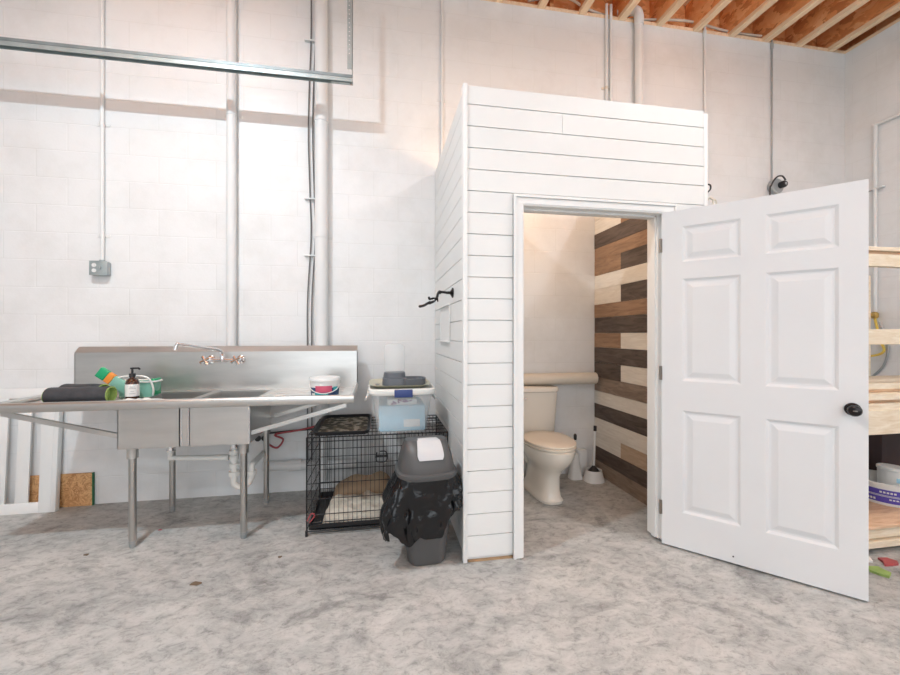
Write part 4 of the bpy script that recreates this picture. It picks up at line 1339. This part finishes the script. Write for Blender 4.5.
t = thing('toilet_brush', (1.757, 3.36, 0), 'slim white toilet brush holder beside the toilet bowl', 'toilet brush')
bm = nb(); ring_loft(bm, [sup(1.735, 3.36, 0, 0.062, 0.055, 3), sup(1.735, 3.36, 0.02, 0.060, 0.053, 3), sup(1.735, 3.36, 0.14, 0.040, 0.038, 2.5), sup(1.735, 3.36, 0.22, 0.030, 0.030, 2.2)]); obj('holder', bm, 'tubw', t)
bm = nb(); tube(bm, [(1.735, 3.36, 0.20), (1.735, 3.36, 0.36)], 0.008, 10); obj('handle', bm, 'tubw', t)
bm = nb(); lathe(bm, [(0.011, 0.345), (0.014, 0.36), (0.014, 0.39), (0.008, 0.40)], (1.735, 3.36, 0), 'z', 12); obj('grip', bm, 'black', t)
t = thing('waste_caddy', (1.84, 3.43, 0), 'narrow white box standing on the bathroom floor by the back wall', 'box')
bm = nb(); box(bm, 1.790, 1.885, 3.41, 3.47, 0.0, 0.235, bev=0.008); obj('box_body', bm, 'tubw', t)
bm = nb(); box(bm, 1.800, 1.875, 3.404, 3.41, 0.02, 0.215, bev=0.003); obj('front_plate', bm, 'white', t)
t = thing('plunger', (1.875, 3.26, 0), 'black plunger with white handle standing in a round white caddy', 'plunger')
px0, py0 = 1.868, 3.275
bm = nb(); ring_loft(bm, [sup(px0, py0, 0, 0.088, 0.083, 2.4), sup(px0, py0, 0.012, 0.086, 0.082, 2.4), sup(px0, py0, 0.085, 0.070, 0.067, 2.2), sup(px0, py0, 0.098, 0.068, 0.065, 2.2), sup(px0, py0, 0.095, 0.060, 0.057, 2.2), sup(px0, py0, 0.03, 0.055, 0.052, 2.2)])
obj('caddy', bm, 'tubw', t)
bm = nb(); lathe(bm, [(0.054, 0.07), (0.052, 0.085), (0.035, 0.105), (0.016, 0.125), (0.012, 0.135)], (px0, py0, 0), 'z', 20); obj('rubber_cup', bm, 'black', t)
bm = nb(); tube(bm, [(px0, py0, 0.13), (px0 + 0.012, py0, 0.45)], 0.010, 12); hd = obj('handle', bm, 'tubw', t)
bm = nb(); tube(bm, [(px0 + 0.012, py0, 0.44), (px0 + 0.0135, py0, 0.485)], 0.014, 12); obj('grip', bm, 'black', hd)

# ------------------------------------------------------------ lumber rack on the right
rk = thing('lumber_rack', (3.4, 2.3, 0), 'rough pine rack with rails standing behind the open door', 'rack')
RX0, RX1, RY0, RY1 = 2.56, 4.10, 1.89, 2.75


def rp(name, m, b):
    bm = nb(); box(bm, *b, bev=0.002, seg=1)
    return obj(name, bm, m, rk, smooth=False)


for x in (RX0, RX1):
    for y in (RY0 + 0.04, RY1):
        rp('post', 'pine', (x, x + 0.038, y, y + 0.089, 0.0, 1.80))
rp('front_rail', 'pine', (RX0, RX1 + 0.038, RY0, RY0 + 0.038, 1.700, 1.772))
rp('top_board', 'pine', (RX0 - 0.01, RX1 + 0.05, RY0 - 0.004, RY0 + 0.18, 1.792, 1.815))
rp('shelf_cleat', 'pine_red', (RX0, RX1, RY0 + 0.02, RY0 + 0.06, 1.772, 1.792))
rp('front_rail', 'pine', (RX0, RX1 + 0.038, RY0, RY0 + 0.038, 1.238, 1.328))
rp('front_rail', 'pine', (RX0, RX1 + 0.038, RY0, RY0 + 0.038, 0.705, 0.848))
for x in (RX0 + 0.04, 3.4, RX1 - 0.04):
    rp('cross_bearer', 'pine', (x, x + 0.038, RY0 + 0.038, RY1, 0.78, 0.848))
rp('shelf_board', 'pine_red', (RX0, RX1 + 0.038, RY0 - 0.005, RY1, 0.150, 0.168))
rp('shelf_rail', 'pine', (RX0, RX1, RY0 + 0.03, RY0 + 0.068, 0.075, 0.150))
rp('bottom_skid', 'pine', (RX0, RX1, RY0 + 0.0, RY0 + 0.06, 0.035, 0.072))
rp('bottom_skid', 'pine_red', (RX0, RX1, RY0 + 0.1, RY1, 0.0, 0.035))
rp('upright', 'pine', (3.22, 3.30, RY1 - 0.05, RY1 - 0.01, 0.168, 0.78))
rp('upright', 'pine', (3.52, 3.545, RY1 - 0.30, RY1 - 0.26, 0.168, 0.78))
stack = [(0.848, 0.886, 1.900, 2.04, 'pine', 'bottom board of the lumber pile on the rack'), (0.886, 0.905, 1.93, 2.12, 'pine_red', 'thin reddish board second from the bottom of the rack lumber pile'),
         (0.905, 0.943, 1.905, 2.06, 'pine', 'thick pale board in the middle of the rack lumber pile'), (0.943, 0.962, 1.96, 2.17, 'pine_red', 'thin board just under the wide top board of the lumber pile'),
         (0.962, 1.000, 1.95, 2.30, 'pine', 'widest board on top of the lumber pile on the rack')]
for i, (a, b, y0, y1, m, lab) in enumerate(stack):
    bm = nb(); box(bm, RX0 + 0.06 + 0.02 * i, RX1 - 0.05 - 0.03 * i, y0, y1, a + 0.0005, b - 0.0005, bev=0.0015, seg=1)
    obj('lumber_board', bm, m, label=lab, cat='board', group='boards piled on the rack', smooth=False)
bxo('dark_crate', 'darkroom', (3.56, 4.06, 2.30, 2.70, 0.169, 0.66), bev=0.01, label='dark brown box at the back of the lower rack shelf', cat='box')
# joint compound bucket
bx, by, bz = 3.415, 2.175, 0.1685
t = thing('compound_bucket', (bx, by, bz), 'large white tub with violet label on the lower rack shelf', 'bucket')
bm = nb(); lathe(bm, [(0.150, 0), (0.155, 0.004), (0.172, 0.128), (0.178, 0.130), (0.180, 0.143), (0.174, 0.148), (0.168, 0.144), (0.150, 0.02)], (bx, by, bz), 'z', 44); obj('tub', bm, 'tubw', t)
bm = nb(); wrap(bm, bx, by, bz, R_(150), R_(300), 0.020, 0.108, 0.1586, 0.1708, 24); lb = obj('label', bm, 'violet', t)
bm = nb()
for zc, a0, a1, h in ((0.090, 200, 258, 0.012), (0.070, 172, 262, 0.003), (0.063, 172, 262, 0.003), (0.046, 215, 255, 0.009), (0.038, 178, 196, 0.014)):
    if h > 0.008:
        n_ = int((a1 - a0) / 5.5)
        for k in range(n_):
            if k % 6 == 5:
                continue
            s0 = a0 + 5.5 * k
            wrap(bm, bx, by, bz, R_(s0), R_(s0 + 3.8), zc - h / 2, zc + h / 2, 0.1563 + 0.137 * zc + 0.0012, 0.1563 + 0.137 * (zc + h) + 0.0012, 2)
    else:
        wrap(bm, bx, by, bz, R_(a0), R_(a1), zc - h / 2, zc + h / 2, 0.1563 + 0.137 * zc + 0.0014, 0.1563 + 0.137 * zc + 0.0016, 12)
obj('label_lettering', bm, 'labelw', lb)
t = thing('paint_tub', (3.42, 2.15, 0.21), 'smaller white lidded tub sitting tilted inside the large white tub', 'tub')
PM = Matrix.Translation((3.455, 2.165, 0.190)) @ Matrix.Rotation(math.radians(5), 4, 'Y')
bm = nb(); lathe(bm, [(0.078, 0.0), (0.090, 0.185)], (0, 0, 0), 'z', 32); xform(bm, PM); obj('tub_body', bm, 'tubw', t)
bm = nb(); lathe(bm, [(0.090, 0.178), (0.095, 0.181), (0.095, 0.198), (0.088, 0.203)], (0, 0, 0), 'z', 32); xform(bm, PM); obj('lid', bm, 'tubw', t)
bm = nb(); wrap(bm, 0, 0, 0, R_(215), R_(235), 0.11, 0.14, 0.0862, 0.0885, 4); wrap(bm, 0, 0, 0, R_(240), R_(262), 0.09, 0.15, 0.0848, 0.0890, 4); xform(bm, PM); obj('label', bm, 'ltblue', t)
bm = nb(); lathe(bm, [(0.09, 0), (0.10, 0.02), (0.11, 0.20), (0.10, 0.205), (0.09, 0.03)], (3.19, 2.42, 0.169), 'z', 28)
obj('pail', bm, 'grey_metal', label='grey pail on the shelf behind the large white tub', cat='pail')
bm = nb()
tube(bm, smooth_path([(3.06, 2.36, 0.40), (3.12, 2.32, 0.46), (3.22, 2.30, 0.485), (3.34, 2.32, 0.46), (3.40, 2.36, 0.39)], 6), 0.016, 10)
tube(bm, [(3.06, 2.36, 0.40), (3.05, 2.36, 0.17)], 0.012, 8)
tube(bm, [(3.40, 2.36, 0.39), (3.42, 2.40, 0.17)], 0.012, 8)
obj('black_hose', bm, 'black_cable', label='black hose arching over the grey pail on the lower shelf', cat='hose')
# scraps below the rack
random.seed(5)
for i, (x, y, m, lab) in enumerate([(2.84, 1.80, 'red', 'red torn scrap on the floor under the lumber rack'), (2.74, 1.86, 'labelw', 'white torn scrap on the floor by the lumber rack'),
                                    (2.68, 1.74, 'lime', 'green scrap on the floor just past the door edge')]):
    bm = nb()
    pts = [(x + 0.07 * math.cos(a) * random.uniform(0.4, 1), y + 0.05 * math.sin(a) * random.uniform(0.4, 1)) for a in [2 * PI * k / 7 for k in range(7)]]
    extrude_poly(bm, pts, 'z', 0.0, 0.012)
    obj('paper_scrap', bm, m, label=lab, cat='scrap', smooth=False)
# specks on the concrete
for (x, y, r, m, nm, lab) in [(-1.437, 2.945, 0.010, 'red', 'red_cap', 'tiny red dot on the floor near the left sink leg'),
                              (-0.947, 2.278, 0.022, 'leaf', 'dry_leaf', 'largest dry leaf crumb on the open floor in front of the sink'),
                              (-0.574, 2.468, 0.010, 'leaf', 'dry_leaf', 'tiny brown crumb on the floor in front of the dog crate'),
                              (-1.703, 2.687, 0.012, 'leaf', 'dry_leaf', 'small dark chip on the floor left of the front sink leg')]:
    bm = nb()
    pts = [(x + r * 1.8 * math.cos(a) * random.uniform(0.5, 1), y + r * math.sin(a) * random.uniform(0.5, 1)) for a in [2 * PI * k / 7 for k in range(7)]]
    extrude_poly(bm, pts, 'z', 0.0, 0.003)
    obj(nm, bm, m, label=lab, cat='debris', smooth=False)
